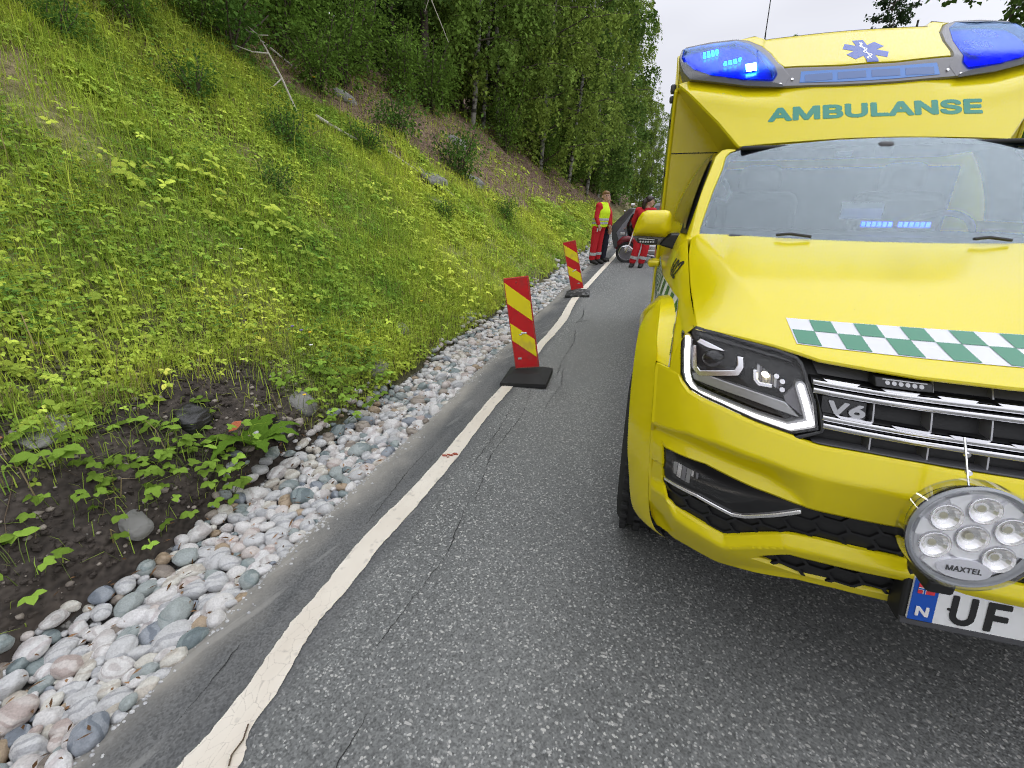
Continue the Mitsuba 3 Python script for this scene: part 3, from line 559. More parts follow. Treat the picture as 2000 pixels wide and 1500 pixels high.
# cab interior
ap('dashboard', cat(rbox(1.50, .55, .16, .06, (0, 1.75, 1.28)), rbox(1.36, .5, .04, .02, (0, 1.52, 1.345))), TRIMM)
for x0 in (-.03, .10): pass
fb = ap('dash_flasher', rbox(.30, .05, .025, .006, (.028, 1.475, 1.392)), BLK)
for k in range(12):
    xq = -.098 + k * .0205 + (.018 if k > 5 else 0)
    ap('led', trimesh.creation.box((.014, .004, .020), transform=trimesh.transformations.translation_matrix((xq, 1.448, 1.409))), WHITE, fb, light=(.0, .30, 7))
ap('dash_paper', cat(*[trimesh.Trimesh([[-.13, 1.66, 1.45], [.05, 1.66, 1.45], [.08, 1.76, 1.50], [-.10, 1.76, 1.50]], [[0, 1, 2], [0, 2, 3]], process=False), rbox(.17, .01, .05, .003, (-.05, 1.64, 1.45))]), LTG)
th = np.linspace(0, 2 * np.pi, 33)
ap('steering_wheel', tube([(.40 + .18 * math.cos(t), 1.98 - .10 * math.sin(t), 1.30 + .15 * math.sin(t)) for t in th], .015, 8, False), DKG)
for xq in (-.38, .38):
    st = ap('seat', cat(rbox(.46, .14, .62, .06, (xq, 2.38, 1.25)), rbox(.46, .48, .14, .06, (xq, 2.12, .95))), TRIMM)
    ap('headrest', rbox(.24, .10, .17, .05, (xq, 2.40, 1.63)), TRIMM, st)
ap('cab_shell', cat(rbox(1.38, .03, 1.3, .01, (0, 2.50, 1.05)), rbox(1.2, .75, .02, .008, (0, 2.18, 1.76))), TRIMM)
for s in (-1, 1): ap('pillar_trim', tube([(s * .775, 1.46, 1.40), (s * .735, 1.66, 1.53), (s * .665, 1.98, 1.74)], .022, 8), LTG)
ap('grab_handle', tube([(-.690, 1.80, 1.62), (-.655, 1.79, 1.60), (-.630, 1.74, 1.545), (-.655, 1.70, 1.505), (-.70, 1.71, 1.515)], .011, 8), LTG)
ap('mirror_bracket', cat(rbox(.075, .04, .07, .02, (0.02, float(Wy(.02, 1.735)) + .035, 1.733)), skin(both(mpoly([(-.16, 1.775), (-.13, 1.748), (0, 1.745), (0, 1.785), (-.16, 1.785)])), onW(.006), .03)), DKG)
ap('toll_tag', rbox(.07, .012, .022, .004, (-.155, float(Wy(-.155, 1.72)) + .015, 1.715)), WHT)

# ------------------------------------------------------------------ ground, road, cobbles
def nz(X, Y, s, seed=0, o=3):
    return meshkit.fbm(np.stack([np.asarray(X, float) * s, np.asarray(Y, float) * s, np.full(np.shape(X), seed * 7.3)], -1), o, seed) - 0.5
sm = lambda a, b, x: (lambda t: t * t * (3 - 2 * t))(np.clip((x - a) / (b - a), 0, 1))
def gh(X, Y):
    X, Y = np.broadcast_arrays(np.asarray(X, float), np.asarray(Y, float)); d = -X
    z = -.035 * sm(1.0, 1.45, d) - .06 * sm(1.42, 1.6, d) + .05 * sm(1.9, 2.08, d)
    z = z + .012 * nz(X, Y, 2.2, 3) * sm(.8, 1.3, d)
    e = np.maximum(d - 2.05, 0)
    up = .10 * sm(0, .12, e) + .87 * np.minimum(e, 4.6) + .55 * np.maximum(e - 4.6, 0)
    rough = sm(0, .8, e)
    up = up + rough * (.50 * nz(X, Y, .45, 1) + .22 * nz(X, Y, 1.6, 2) + .07 * nz(X, Y, 6, 4)) + .05 * sm(0, .1, e) * nz(X, Y, 8, 5)
    scarp = sm(2.7, 2.0, Y) * np.exp(-((e - .42) / .22) ** 2) * .08
    z = z + np.where(d > 2.05, up + scarp, 0)
    r = X - 5.3
    z = z + np.where(r > 0, .35 * np.minimum(r, 3) * sm(0, .6, r) + .12 * np.maximum(r - 3, 0) + .2 * nz(X, Y, .5, 6) * sm(0, 1, r), 0)
    return z
def sheet(xs, ys, dz=0.0):
    X, Y = np.meshgrid(xs, ys); Z = gh(X, Y) + dz; n = X.shape
    i = np.arange(X.size).reshape(n)
    q = np.stack([i[:-1, :-1], i[:-1, 1:], i[1:, 1:], i[1:, :-1]], -1).reshape(-1, 4)
    return trimesh.Trimesh(np.stack([X.ravel(), Y.ravel(), Z.ravel()], 1), np.vstack([q[:, :3], q[:, [0, 2, 3]]]), process=False)
def road_fn(p, n, uv):
    d1, d2, r = voronoi(p.x * 125 + 1.2 * noise(p.x * 60, p.y * 60), p.y * 125)
    e1, e2, r2 = voronoi(p.x * 74 + 31 + 1.5 * noise(p.x * 40, p.y * 40), p.y * 74)
    left = smoothstep(-0.92, -1.06, p.x + 0.05 * (fbm(p.x * 2, p.y * 3) - 0.5))
    base = mix((0.116, 0.119, 0.118), (0.185, 0.187, 0.183), fbm(p.x * 1.3, p.y * .55))
    grain = mix((0.45, 0.45, 0.45), (1.55, 1.54, 1.52), noise(p.x * 190, p.y * 190) * .6 + r * .4)
    speck = smoothstep(0.80, 0.95, r) * smoothstep(0.46, 0.30, d1) + 0.9 * smoothstep(0.84, 0.99, r2) * smoothstep(0.46, 0.22, e1)
    speck = speck * (0.55 + 0.75 * fbm(p.x * 1.1 + 9, p.y * 1.1))
    tint = mix((0.30, 0.305, 0.30), (0.48, 0.465, 0.44), r2)
    track = smoothstep(.34, .08, dr.abs(p.x - .05)) + smoothstep(.34, .08, dr.abs(p.x - 1.75))
    oil = smoothstep(.62, .80, fbm(p.x * 1.7 + 3, p.y * .9)) * .35
    c = base * grain * (1.0 - .13 * track) * (1 - oil * .5)
    c = mix(c, tint, dr.clip(speck, 0, 1) * (1 - 0.8 * left))
    worn = mix((0.066, 0.069, 0.073), (0.145, 0.143, 0.140), fbm(p.x * 7, p.y * 2.2 + 4)) * (0.6 + 0.5 * noise(p.x * 170, p.y * 170) + 0.35 * r)
    scrape = smoothstep(0.60, 0.74, fbm(p.x * 24 - p.y * 7, p.y * 3.0 + p.x * 2, 3.0)) * smoothstep(.4, .6, noise(p.x * 3, p.y * 2)) * 0.5
    worn = mix(worn, (0.26, 0.255, 0.245), scrape)
    c = mix(c, worn, left)
    dust = smoothstep(-1.27, -1.50, p.x + 0.20 * (fbm(p.x * 5, p.y * 2.5, 2) - 0.5)) * (0.35 + 0.65 * fbm(p.x * 12, p.y * 8))
    return mix(c, (0.34, 0.315, 0.275), dr.clip(dust, 0, 0.85))
def road_bump(p, n, uv):
    d1, d2, r = voronoi(p.x * 125, p.y * 125)
    return (0.6 - d1) * 0.003 + fbm(p.x * 30, p.y * 30) * 0.002
ROADM = mat('asphalt', two({'type': 'bumpmap', 'arbitrary': proc(road_bump, 1e-3), 'scale': 1.0, 'bsdf': prin(proc(road_fn), 0.72, specular=0.4)}))
ys = np.r_[np.linspace(-6, 9, 220), np.linspace(9.2, 40, 80), np.linspace(42, 110, 20)]
ys = np.r_[np.linspace(-6, 0, 40), np.linspace(.02, 9, 520), np.linspace(9.1, 40, 120), np.linspace(42, 110, 20)]
rm = sheet(np.r_[np.linspace(-1.53, -.9, 30), np.linspace(-.8, 5.35, 30)], ys); vv_ = rm.vertices; el = vv_[:, 0] < -1.45
vv_[:, 0] += np.where(el, (.07 * nz(vv_[:, 0] * 0, vv_[:, 1], 2.3, 41) + .05 * nz(vv_[:, 0] * 0, vv_[:, 1], 9, 42)) * np.clip((-1.45 - vv_[:, 0]) / .08, 0, 1), 0)
vv_[:, 2] = gh(vv_[:, 0], vv_[:, 1]) + .022 * sm(-1.60, -1.50, vv_[:, 0])
road = put('road', rm, ROADM, smooth=True)
labels[road] = {'kind': 'structure', 'label': 'grey asphalt road with pale aggregate and cracked edge'}
def line_fn(p, n, uv):
    d1, d2, r = voronoi(p.x * 26 + 2.5 * noise(p.x * 9, p.y * 9), p.y * 20)
    crack = smoothstep(0.04, 0.012, d2 - d1) * smoothstep(0.30, 0.62, fbm(p.x * 2.2, p.y * 1.1 + 5))
    c = mix((0.60, 0.535, 0.45), (0.70, 0.645, 0.56), fbm(p.x * 9, p.y * 6))
    c = mix(c, (0.30, 0.26, 0.21), crack * 0.42)
    return mix(c, (0.22, 0.20, 0.17), smoothstep(0.66, 0.85, fbm(p.x * 30, p.y * 30, 2)) * 0.3)
LINEM = mat('line_paint', two(prin(proc(line_fn), 0.6)))
LINE = [(-1.05,-3,-.93,-3),(-1.10,-.5,-.95,-.5),(-1.12,.3,-.95,.33),(-1.133,.526,-.962,.576),(-1.122,.614,-1.002,.644),(-1.129,.776,-1.018,.807),(-1.152,.904,-1.048,.933),(-1.165,1.033,-1.06,1.062),(-1.160,1.193,-1.05,1.224),(-1.172,1.439,-1.055,1.475),(-1.165,1.644,-1.04,1.686),(-1.142,1.908,-1.028,1.934),(-1.128,2.3,-1.02,2.32),(-1.126,2.653,-1.028,2.68),(-1.126,3.018,-1.03,3.045),(-1.114,3.487,-1.013,3.516),(-1.10,4.2,-1.01,4.2),(-1.108,4.88,-1.015,4.87),(-1.092,5.317,-.99,5.347),(-1.10,6.097,-.985,6.073),(-1.135,6.792,-1.03,6.817),(-1.175,7.679,-1.06,7.717),(-1.145,8.959,-1.035,8.927),(-1.11,10.857,-.998,10.891),(-1.05,14.855,-.94,14.8),(-1.03,25,-.92,25),(-1.0,60,-.89,60)]
L = np.array(LINE); k = np.arange(len(L)); kk = np.linspace(0, len(L) - 1, 700)
l = np.stack([PI(k, L[:, 0])(kk), PI(k, L[:, 1])(kk)], 1); r_ = np.stack([PI(k, L[:, 2])(kk), PI(k, L[:, 3])(kk)], 1)
jit = .007 * (meshkit.noise(np.stack([kk * 6, kk * 0, kk * 0], 1), 3) - .5), .008 * (meshkit.noise(np.stack([kk * 7, kk * 0 + 5, kk * 0], 1), 4) - .5)
l[:, 0] += jit[0]; r_[:, 0] += jit[1]
t = np.linspace(0, 1, 5)[:, None, None]; g = l[None] * (1 - t) + r_[None] * t; X, Y = g[..., 0], g[..., 1]
i = np.arange(X.size).reshape(X.shape); q = np.stack([i[:-1, :-1], i[1:, :-1], i[1:, 1:], i[:-1, 1:]], -1).reshape(-1, 4)
put('edge_line', trimesh.Trimesh(np.stack([X.ravel(), Y.ravel(), gh(X, Y).ravel() + .028], 1), np.vstack([q[:, :3], q[:, [0, 2, 3]]]), process=False), LINEM, road, smooth=True)
CRACKM = mat('crack', two(prin((0.028, 0.028, 0.028), 0.95)))
def crack(pts, w0, seed):
    rr = np.random.default_rng(seed); P = np.array(pts, float); s = np.r_[0, np.cumsum(np.linalg.norm(np.diff(P, axis=0), axis=1))]
    n = int(s[-1] / .018) + 4; tt = np.linspace(0, s[-1], n); c = np.stack([np.interp(tt, s, P[:, 0]), np.interp(tt, s, P[:, 1])], 1)
    c += np.cumsum(rr.normal(0, .0035, (n, 2)), 0) * np.linspace(0, 1, n)[:, None] * .4 + rr.normal(0, .003, (n, 2))
    w = w0 * (.25 + 1.0 * meshkit.noise(np.stack([tt * 9, tt * 0 + seed, tt * 0], 1), seed)) * np.sin(np.pi * np.linspace(.02, .98, n)) ** .4
    e = np.gradient(c, axis=0); e /= np.linalg.norm(e, axis=1, keepdims=True); nn = np.stack([-e[:, 1], e[:, 0]], 1)
    a, b = c + nn * w[:, None], c - nn * w[:, None]
    v = np.vstack([a, b]); v = np.c_[v, gh(v[:, 0], v[:, 1]) + .0255]; i = np.arange(n - 1)
    return trimesh.Trimesh(v, np.vstack([np.stack([i, i + n, i + n + 1], 1), np.stack([i, i + n + 1, i + 1], 1)]), process=False)
for j, (pts, w) in enumerate([([(-.80, .95), (-.74, 1.5), (-.80, 2.0)], .0022), ([(-.76, 1.9), (-.83, 2.4), (-.80, 3.0), (-.86, 3.6)], .003), ([(-.70, 3.9), (-.74, 4.4), (-.72, 5.0), (-.80, 5.6)], .0045),
        ([(-.66, 3.2), (-.62, 3.7), (-.68, 4.2)], .003), ([(-.84, 5.9), (-.80, 6.3), (-.86, 6.9)], .007), ([(-1.26, .62), (-1.27, .75), (-1.29, .88)], .0025), ([(-.75, .35), (-.69, .55), (-.68, .8)], .002),
        ([(-.9, 2.2), (-.88, 2.7), (-.92, 3.3)], .0025), ([(-1.22, 1.6), (-1.25, 2.1), (-1.22, 2.6)], .002), ([(-.82, 6.0), (-.70, 6.12), (-.66, 6.05)], .010)]):
    put('crack', crack(pts, w, j + 1), CRACKM, road, smooth=False)
frag = mat('red_fragment', two(prin((0.30, 0.06, 0.03), 0.4)))
for a, b, s_ in ((-1.105, 2.30, .014), (-1.085, 2.315, .010), (-1.065, 2.31, .012), (-1.045, 2.33, .016), (-1.075, 2.285, .008)):
    m = trimesh.creation.icosphere(1, s_); m.apply_scale([1.3, .7, .35]); m.apply_translation([a, b, float(gh(a, b)) + .032])
    o = thing('plastic_fragment', 'small reddish brown fragment lying on the white edge line', 'fragment', 'reddish fragments on the edge line'); scene[o] = mikit.ply(m, frag, smooth=True)
TWIG = mat('twig', two(prin((0.10, 0.07, 0.045), 0.8)))
o = thing('twig', 'thin brown twig lying across the white line near the bottom edge', 'twig'); tw = np.array([(-1.02, .66), (-1.0, .62), (-1.0, .58), (-.985, .555)])
scene[o] = mikit.ply(tube(np.c_[tw, gh(tw[:, 0], tw[:, 1]) + .034], .0025, 6), TWIG, smooth=True)

def soil_fn(p, n, uv):
    z = p.z
    f = fbm(p.x * 5, p.y * 5, p.z * 5, 4); g_ = noise(p.x * 60, p.y * 60, p.z * 60)
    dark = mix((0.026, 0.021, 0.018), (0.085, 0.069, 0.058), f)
    litter = mix((0.10, 0.062, 0.045), (0.23, 0.155, 0.115), f)
    grassy = mix((0.15, 0.185, 0.045), (0.31, 0.31, 0.11), f)
    up = smoothstep(3.4, 5.2, -p.x + smoothstep(6.0, 13.0, p.y) * 1.3)
    c = mix(grassy, litter, up)
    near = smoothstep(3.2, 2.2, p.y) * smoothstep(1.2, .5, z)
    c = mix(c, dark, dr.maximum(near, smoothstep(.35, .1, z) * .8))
    c = c * (0.5 + 1.0 * g_) * (0.7 + 0.6 * noise(p.x * 17, p.y * 17, p.z * 17))
    pebble = smoothstep(0.965, 0.985, noise(p.x * 38, p.y * 38, p.z * 38))
    return mix(c, (0.22, 0.21, 0.19), pebble * 0.7)
def soil_bump(p, n, uv): return fbm(p.x * 22, p.y * 22, p.z * 22, 4) * 0.03
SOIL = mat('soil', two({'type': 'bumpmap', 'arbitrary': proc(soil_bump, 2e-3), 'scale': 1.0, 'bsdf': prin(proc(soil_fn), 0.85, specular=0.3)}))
xs = -np.r_[np.linspace(2.055, 4, 110), np.linspace(4.04, 8, 90), np.linspace(8.2, 45, 50)][::-1]
ysl = np.r_[np.linspace(-12, -.2, 40), np.linspace(0, 9, 300), np.linspace(9.1, 30, 160), np.linspace(30.6, 110, 70)]
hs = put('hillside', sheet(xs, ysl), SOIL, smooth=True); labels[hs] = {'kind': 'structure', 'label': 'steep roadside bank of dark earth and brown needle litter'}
vg = put('verge', sheet(np.r_[np.linspace(5.2, 9, 20), np.linspace(10, 60, 20)], np.linspace(-30, 110, 90)), SOIL, smooth=True); labels[vg] = {'kind': 'structure', 'label': 'grassy verge on the far side of the road'}
gb = trimesh.Trimesh([[-900, -900, -.4], [900, -900, -.4], [900, 900, -.4], [-900, 900, -.4]], [[0, 1, 2], [0, 2, 3]], process=False)
gnd = put('ground', gb, mat('ground', two(prin((0.05, 0.06, 0.03), 0.9)))); labels[gnd] = {'kind': 'structure', 'label': 'ground reaching to the horizon'}
# cobbles
def bed_fn(p, n, uv):
    d1, d2, r = voronoi(p.x * 60, p.y * 60)
    return mix((0.06, 0.055, 0.05), (0.34, 0.325, 0.30), r * smoothstep(0.6, 0.2, d1))
BEDM = mat('gravel_bed', two({'type': 'bumpmap', 'arbitrary': proc(lambda p, n, uv: (0.6 - voronoi(p.x * 60, p.y * 60)[0]) * 0.012, 1e-3), 'scale': 1.0, 'bsdf': prin(proc(bed_fn), 0.85)}))
bed = put('cobble_verge', sheet(np.linspace(-2.06, -1.40, 30), np.r_[np.linspace(-6, 10, 300), np.linspace(10.1, 60, 120)], .0), BEDM, smooth=True)
labels[bed] = {'kind': 'structure', 'label': 'strip of rounded pale cobbles between the asphalt and the bank'}
STONE_C = [((.56,.54,.52),(.70,.68,.66),(.44,.40,.38)), ((.46,.45,.44),(.60,.60,.60),(.33,.33,.34)), ((.48,.42,.38),(.62,.57,.54),(.38,.30,.27)), ((.26,.29,.28),(.38,.41,.40),(.18,.22,.22)), ((.17,.21,.21),(.27,.31,.31),(.11,.14,.15)),
    ((.52,.49,.43),(.66,.64,.58),(.42,.37,.31)), ((.26,.22,.18),(.40,.35,.30),(.16,.13,.11)), ((.21,.23,.26),(.33,.35,.38),(.13,.15,.18)), ((.58,.565,.55),(.72,.70,.69),(.48,.43,.42)), ((.32,.24,.16),(.44,.34,.24),(.22,.16,.10))]
SM = []
for j, (a, b, c_) in enumerate(STONE_C):
    th_, ph_ = 2.4 * j, .5 + .9 * (j % 3)
    dx, dy, dz = math.cos(th_) * math.sin(ph_), math.sin(th_) * math.sin(ph_), math.cos(ph_)
    def fn(p, n, uv, a=a, b=b, c_=c_, dx=dx, dy=dy, dz=dz, j=j):
        w = fbm(p.x * 14 + j, p.y * 14, p.z * 14) * 2.2
        band = noise((p.x * dx + p.y * dy + p.z * dz) * 75 + w * 2.5, w, 3.0)
        c = mix(a, b, fbm(p.x * 20, p.y * 20, p.z * 20 + j))
        c = mix(c, c_, smoothstep(.50, .74, band) * .75)
        return c * (0.71 + 0.28 * noise(p.x * 240, p.y * 240, p.z * 240))
    SM.append(mat(f'stone_{j}', two(prin(proc(fn), 0.55, specular=0.4))))
srng = np.random.default_rng(21)
placed, cellh = [], {}
def try_place(x, y, a):
    kx, ky = int(x // .2), int(y // .2)
    for ii in (-1, 0, 1):
        for jj in (-1, 0, 1):
            for (x2, y2, a2) in cellh.get((kx + ii, ky + jj), ()):
                if (x - x2) ** 2 + (y - y2) ** 2 < (.70 * (a + a2)) ** 2: return False
    cellh.setdefault((kx, ky), []).append((x, y, a)); placed.append((x, y, a)); return True
def xlim(y): return -2.05 + .05 * math.sin(y * 2.1) + .04 * math.sin(y * 5.3 + 1) + .11 * (srng.random() - .5), -1.50 + .03 * math.sin(y * 2.7) - .003 * y
for rad, tries in ((.064, 40), (.054, 200), (.045, 1500), (.038, 6000), (.033, 14000), (.026, 26000), (.019, 30000), (.013, 22000)):
    for _ in range(tries):
        y = .2 + (srng.random() ** 1.5) * (9 if rad > .03 else 5.5) if rad < .05 or srng.random() < .6 else .2 + srng.random() * 16
        a = rad * (.85 + .3 * srng.random()); lo, hi = xlim(y)
        x = lo + srng.random() * (hi - lo)
        if rad > .05 and x + a > hi + .02: continue
        try_place(x, y, a)
for _ in range(9000):
    y = 8 + srng.random() * 32; a = .045 + .04 * srng.random(); lo, hi = xlim(y); try_place(lo + srng.random() * (hi - lo), y, a)
Ico = {s: trimesh.creation.icosphere(s) for s in (1, 2, 3)}
def stone_mesh(x, y, a, lvl, rr):
    b = Ico[lvl]; v = b.vertices.copy(); sd = rr.integers(1 << 16)
    ex = np.array([1.0, .62 + .33 * rr.random(), .42 + .28 * rr.random()])
    p4 = np.sign(v) * np.abs(v) ** .9; v = p4 / np.linalg.norm(p4, axis=1, keepdims=True) ** .8
    v = v * (1 + .34 * (meshkit.noise(b.vertices * 1.2 + sd * .37, 3) - .5)[:, None] + .10 * (meshkit.noise(b.vertices * 3 + sd * .11, 5) - .5)[:, None]) * ex * a * 1.10
    R = trimesh.transformations.euler_matrix(rr.normal(0, .22), rr.normal(0, .22), rr.random() * 6.28)[:3, :3]
    v = v @ R.T
    lift = max(0.0, rr.normal(.1, .5)) * .02
    return trimesh.Trimesh(v + [x, y, float(gh(x, y)) + a * ex[2] * .55 + .012 + lift], b.faces, process=False)
def stone_variant(rr): return int(rr.choice(10, p=[.18,.23,.08,.12,.05,.11,.04,.05,.12,.02]))
order = sorted(placed, key=lambda s: -s[2] / (1.2 + s[1]))
rest = {}
clods, cpeb = [], []
b = trimesh.creation.icosphere(0)
for _ in range(5200):
    y = .35 + srng.random() * 2.6; d_ = 2.10 + srng.random() ** 1.3 * .9; a = .003 + .020 * srng.random() ** 4
    v = b.vertices * (1 + .9 * (meshkit.noise(b.vertices * 2 + _ * 1.7, 3) - .5)[:, None]) * a * np.array([1, 1, .7])
    (clods if srng.random() < .85 else cpeb).append(trimesh.Trimesh(v + [-d_, y, float(gh(-d_, y)) + a * .2], b.faces, process=False))
for kx, (x, y, a) in enumerate(order):
    if kx < 300: put('stone', stone_mesh(x, y, a, 3 if kx < 90 else 2, srng), SM[stone_variant(srng)], bed, smooth=True)
    else: rest.setdefault(stone_variant(srng), []).append(stone_mesh(x, y, a, 2 if y < 2.5 and a > .03 else 1, srng))
for vv, ms in rest.items():
    kq = put('small_stones', cat(*ms), SM[vv], bed, smooth=True); labels[kq] = {'kind': 'stuff'}

kq = put('clods', cat(*clods), SOIL, hs, smooth=False); labels[kq] = {'kind': 'stuff'}
kq = put('pebbles', cat(*cpeb), SM[6], hs, smooth=True); labels[kq] = {'kind': 'stuff'}
roots = []
for _ in range(26):
    y = .5 + srng.random() * 2.1; d_ = 2.35 + srng.random() * .45; t_ = np.linspace(0, 1, 7); ln = .08 + .22 * srng.random()
    X_ = -d_ + ln * t_ * (.5 + .5 * srng.random()); Y_ = y + (srng.random() - .5) * ln * t_ * 1.6 + .01 * np.sin(t_ * 9 + _)
    roots.append(tube(np.stack([X_, Y_, gh(X_, Y_) + .012 * np.sin(np.pi * t_) + .002], 1), np.linspace(.0028, .001, 7), 5, False))
kq = put('roots', cat(*roots), TWIG, hs, smooth=True); labels[kq] = {'kind': 'stuff'}
# grit along the broken asphalt edge
ms = []
for _ in range(1500):
    y = .25 + srng.random() ** 1.6 * 5; x = -1.50 + srng.normal(0, .045); a = .003 + .006 * srng.random() ** 2; b = Ico[1]
    ms.append(trimesh.Trimesh(b.vertices * (a * np.array([1, .8, .6])) + [x, y, float(gh(x, y)) + .022], b.faces, process=False))
kq = put('grit', cat(*ms), SM[1], road, smooth=False); labels[kq] = {'kind': 'stuff'}

# ------------------------------------------------------------------ vegetation
vrng = np.random.default_rng(5)
LEAFM = mat('leaf', {'type': 'principledthin', 'base_color': {'type': 'mesh_attribute', 'name': 'vertex_color'}, 'roughness': 0.5, 'diff_trans': 0.45, 'spec_trans': 0.0, 'eta': 1.35})
BARKB = mat('birch_bark', two(prin(proc(lambda p, n, uv: mix((0.30, 0.285, 0.26), (0.04, 0.036, 0.032), smoothstep(.44, .62, fbm(p.x * 5, p.y * 5, p.z * 9)))), 0.7)))
BARKD = mat('dark_bark', two(prin(proc(lambda p, n, uv: mix((0.045, 0.032, 0.026), (0.13, 0.10, 0.085), fbm(p.x * 18, p.y * 18, p.z * 4))), 0.85)))
DEAD = mat('dead_wood', two(prin(proc(lambda p, n, uv: mix((0.36, 0.32, 0.27), (0.60, 0.56, 0.50), fbm(p.x * 30, p.y * 30, p.z * 30))), 0.75)))
def unit(v): return v / (np.linalg.norm(v, axis=-1, keepdims=True) + 1e-12)
def leaf_mesh(P, D, N, L_, W_, C, fold=.12, fine=False):
    """Leaves from base P along D, lying across N; L_, W_ length and width; C colours."""
    D = unit(D); S = unit(np.cross(D, N)); N = np.cross(S, D); n = len(P); L_, W_ = np.broadcast_to(L_, n)[:, None], np.broadcast_to(W_, n)[:, None]
    if fine:
        v = np.stack([P, P + D * L_ * .35 - S * W_ * .45 + N * W_ * fold, P + D * L_ * .72 - S * W_ * .38 + N * W_ * fold * .6, P + D * L_ - N * L_ * .10, P + D * L_ * .72 + S * W_ * .38 + N * W_ * fold * .6, P + D * L_ * .35 + S * W_ * .45 + N * W_ * fold], 1)
        f = np.array([[0, 1, 5], [1, 2, 5], [5, 2, 4], [2, 3, 4]]); m = 6
    else:
        v = np.stack([P, P + D * L_ * .45 - S * W_ * .5 + N * W_ * fold, P + D * L_ - N * L_ * .08, P + D * L_ * .45 + S * W_ * .5 + N * W_ * fold], 1)
        f = np.array([[0, 1, 2], [0, 2, 3]]); m = 4
    F_ = (f[None] + (np.arange(n) * m)[:, None, None]).reshape(-1, 3)
    return v.reshape(-1, 3), F_, np.repeat(C, m, 0)
def blade_mesh(P, lean, H, Wd, C):
    n = len(P); lean = lean.copy(); hz = np.linalg.norm(lean[:, :2], axis=1, keepdims=True) + 1e-9
    S = np.stack([-lean[:, 1], lean[:, 0], 0 * lean[:, 0]], 1) / hz; H, Wd = H[:, None], Wd[:, None]; up = np.array([0, 0, 1.0])
    a = P; b = P + up * H * .55 + lean * H * .20; c = P + up * H * (1 - .35 * np.clip(hz, 0, 1)) + lean * H * .65
    v = np.stack([a - S * Wd, a + S * Wd, b - S * Wd * .8, b + S * Wd * .8, c], 1).reshape(-1, 3)
    f = np.array([[0, 1, 3], [0, 3, 2], [2, 3, 4]])
    return v, (f[None] + (np.arange(n) * 5)[:, None, None]).reshape(-1, 3), np.repeat(C, 5, 0)
class Acc:
    def __init__(s): s.v, s.f, s.c, s.n = [], [], [], 0
    def add(s, vfc): v, f, c = vfc; s.v.append(v); s.f.append(f + s.n); s.c.append(c); s.n += len(v)
    def shape(s, bsdf=None, **k):
        return mikit.ply((np.vstack(s.v), np.vstack(s.f)), bsdf or LEAFM, smooth=False, color=np.clip(np.vstack(s.c), .003, .9), **k)
def project(P):
    R_ = np.array([[.9605, .1020, -.2585], [.278, -.3525, .8937], [0, -.9302, -.3669]])
    c = (P - EYE) @ R_; return 1000 + 900 * c[:, 0] / c[:, 2], 750 + 900 * c[:, 1] / c[:, 2], c[:, 2]
def bank_points(n, y0, y1, d0=2.08, d1=7.6, pw=1.0):
    Y = y0 + (y1 - y0) * vrng.random(n) ** pw; d = d0 + (d1 - d0) * vrng.random(n)
    P = np.stack([-d, Y, gh(-d, Y)], 1); u, v, z = project(P)
    return P[(z > .2) & (u > -260) & (v > -200) & (v < 1700)]
def bare(P):
    """0 where the bank is bare, 1 where it is overgrown."""
    X, Y, Z = P[:, 0], P[:, 1], P[:, 2]; d = -X
    b1 = sm(2.9, 2.3, Y) * sm(.62, .42, Z + .35 * nz(X, Y, 2.2, 11)) * .97
    dl = np.interp(Y, [5, 7, 8.5, 10, 13, 20, 40], [7.2, 5.7, 4.9, 4.1, 3.5, 3.5, 3.5])
    b2 = sm(-.25, .35, d - dl + 1.2 * nz(X, Y, .8, 12)) * .93 * sm(5.5, 7.5, Y)
    b3 = np.maximum(sm(.10, .24, nz(X, Y, 1.1, 13)) * .8, sm(.02, .2, nz(X, Y, 2.2, 14)) * sm(5.5, 8, Y) * sm(2.6, 4.0, d) * .85)
    return 1 - np.maximum(np.maximum(b1, b2), b3)
def leaf_color(P, yel=0.0):
    a = nz(P[:, 0], P[:, 1], .7, 15) * 1.6 + nz(P[:, 0], P[:, 1], 3.0, 16) * 1.0; r = vrng.normal(0, .16, len(P))
    t = np.clip(.60 + a + r * .8 + yel, 0, 1)[:, None]
    c = np.array([.16, .31, .050]) * (1 - t) + np.array([.56, .64, .095]) * t
    k = np.exp(vrng.normal(0, .22, len(P)))[:, None]
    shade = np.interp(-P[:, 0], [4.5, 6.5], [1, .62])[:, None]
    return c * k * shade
UPV = np.array([-.42, 0, .9])
def trefoils(P, hmin, hmax, size, fine, yel=0.0, nl=3):
    n = len(P); h = hmin + (hmax - hmin) * vrng.random(n); top = P + np.stack([.65 * h * vrng.random(n) + vrng.normal(0, .04, n) * h / .1, vrng.normal(0, .05, n), h], 1)
    out = []; yaw = vrng.random(n) * 6.283; C = leaf_color(P, yel); s = size * np.exp(vrng.normal(0, .28, n))
    for k in range(nl):
        a = yaw + k * 6.283 / nl + vrng.normal(0, .2, n) if nl > 2 else yaw + vrng.normal(0, .6, n)
        D = np.stack([np.cos(a), np.sin(a), vrng.normal(-.10, .25, n) - .55 * np.cos(a)], 1)
        N = np.array([.55, -.15, .8]) + vrng.normal(0, .26, (n, 3))
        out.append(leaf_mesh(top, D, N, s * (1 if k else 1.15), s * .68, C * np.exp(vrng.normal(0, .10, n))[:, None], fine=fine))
    return out
cover, grass = Acc(), Acc()
def keep(P, p): return P[vrng.random(len(P)) < p]
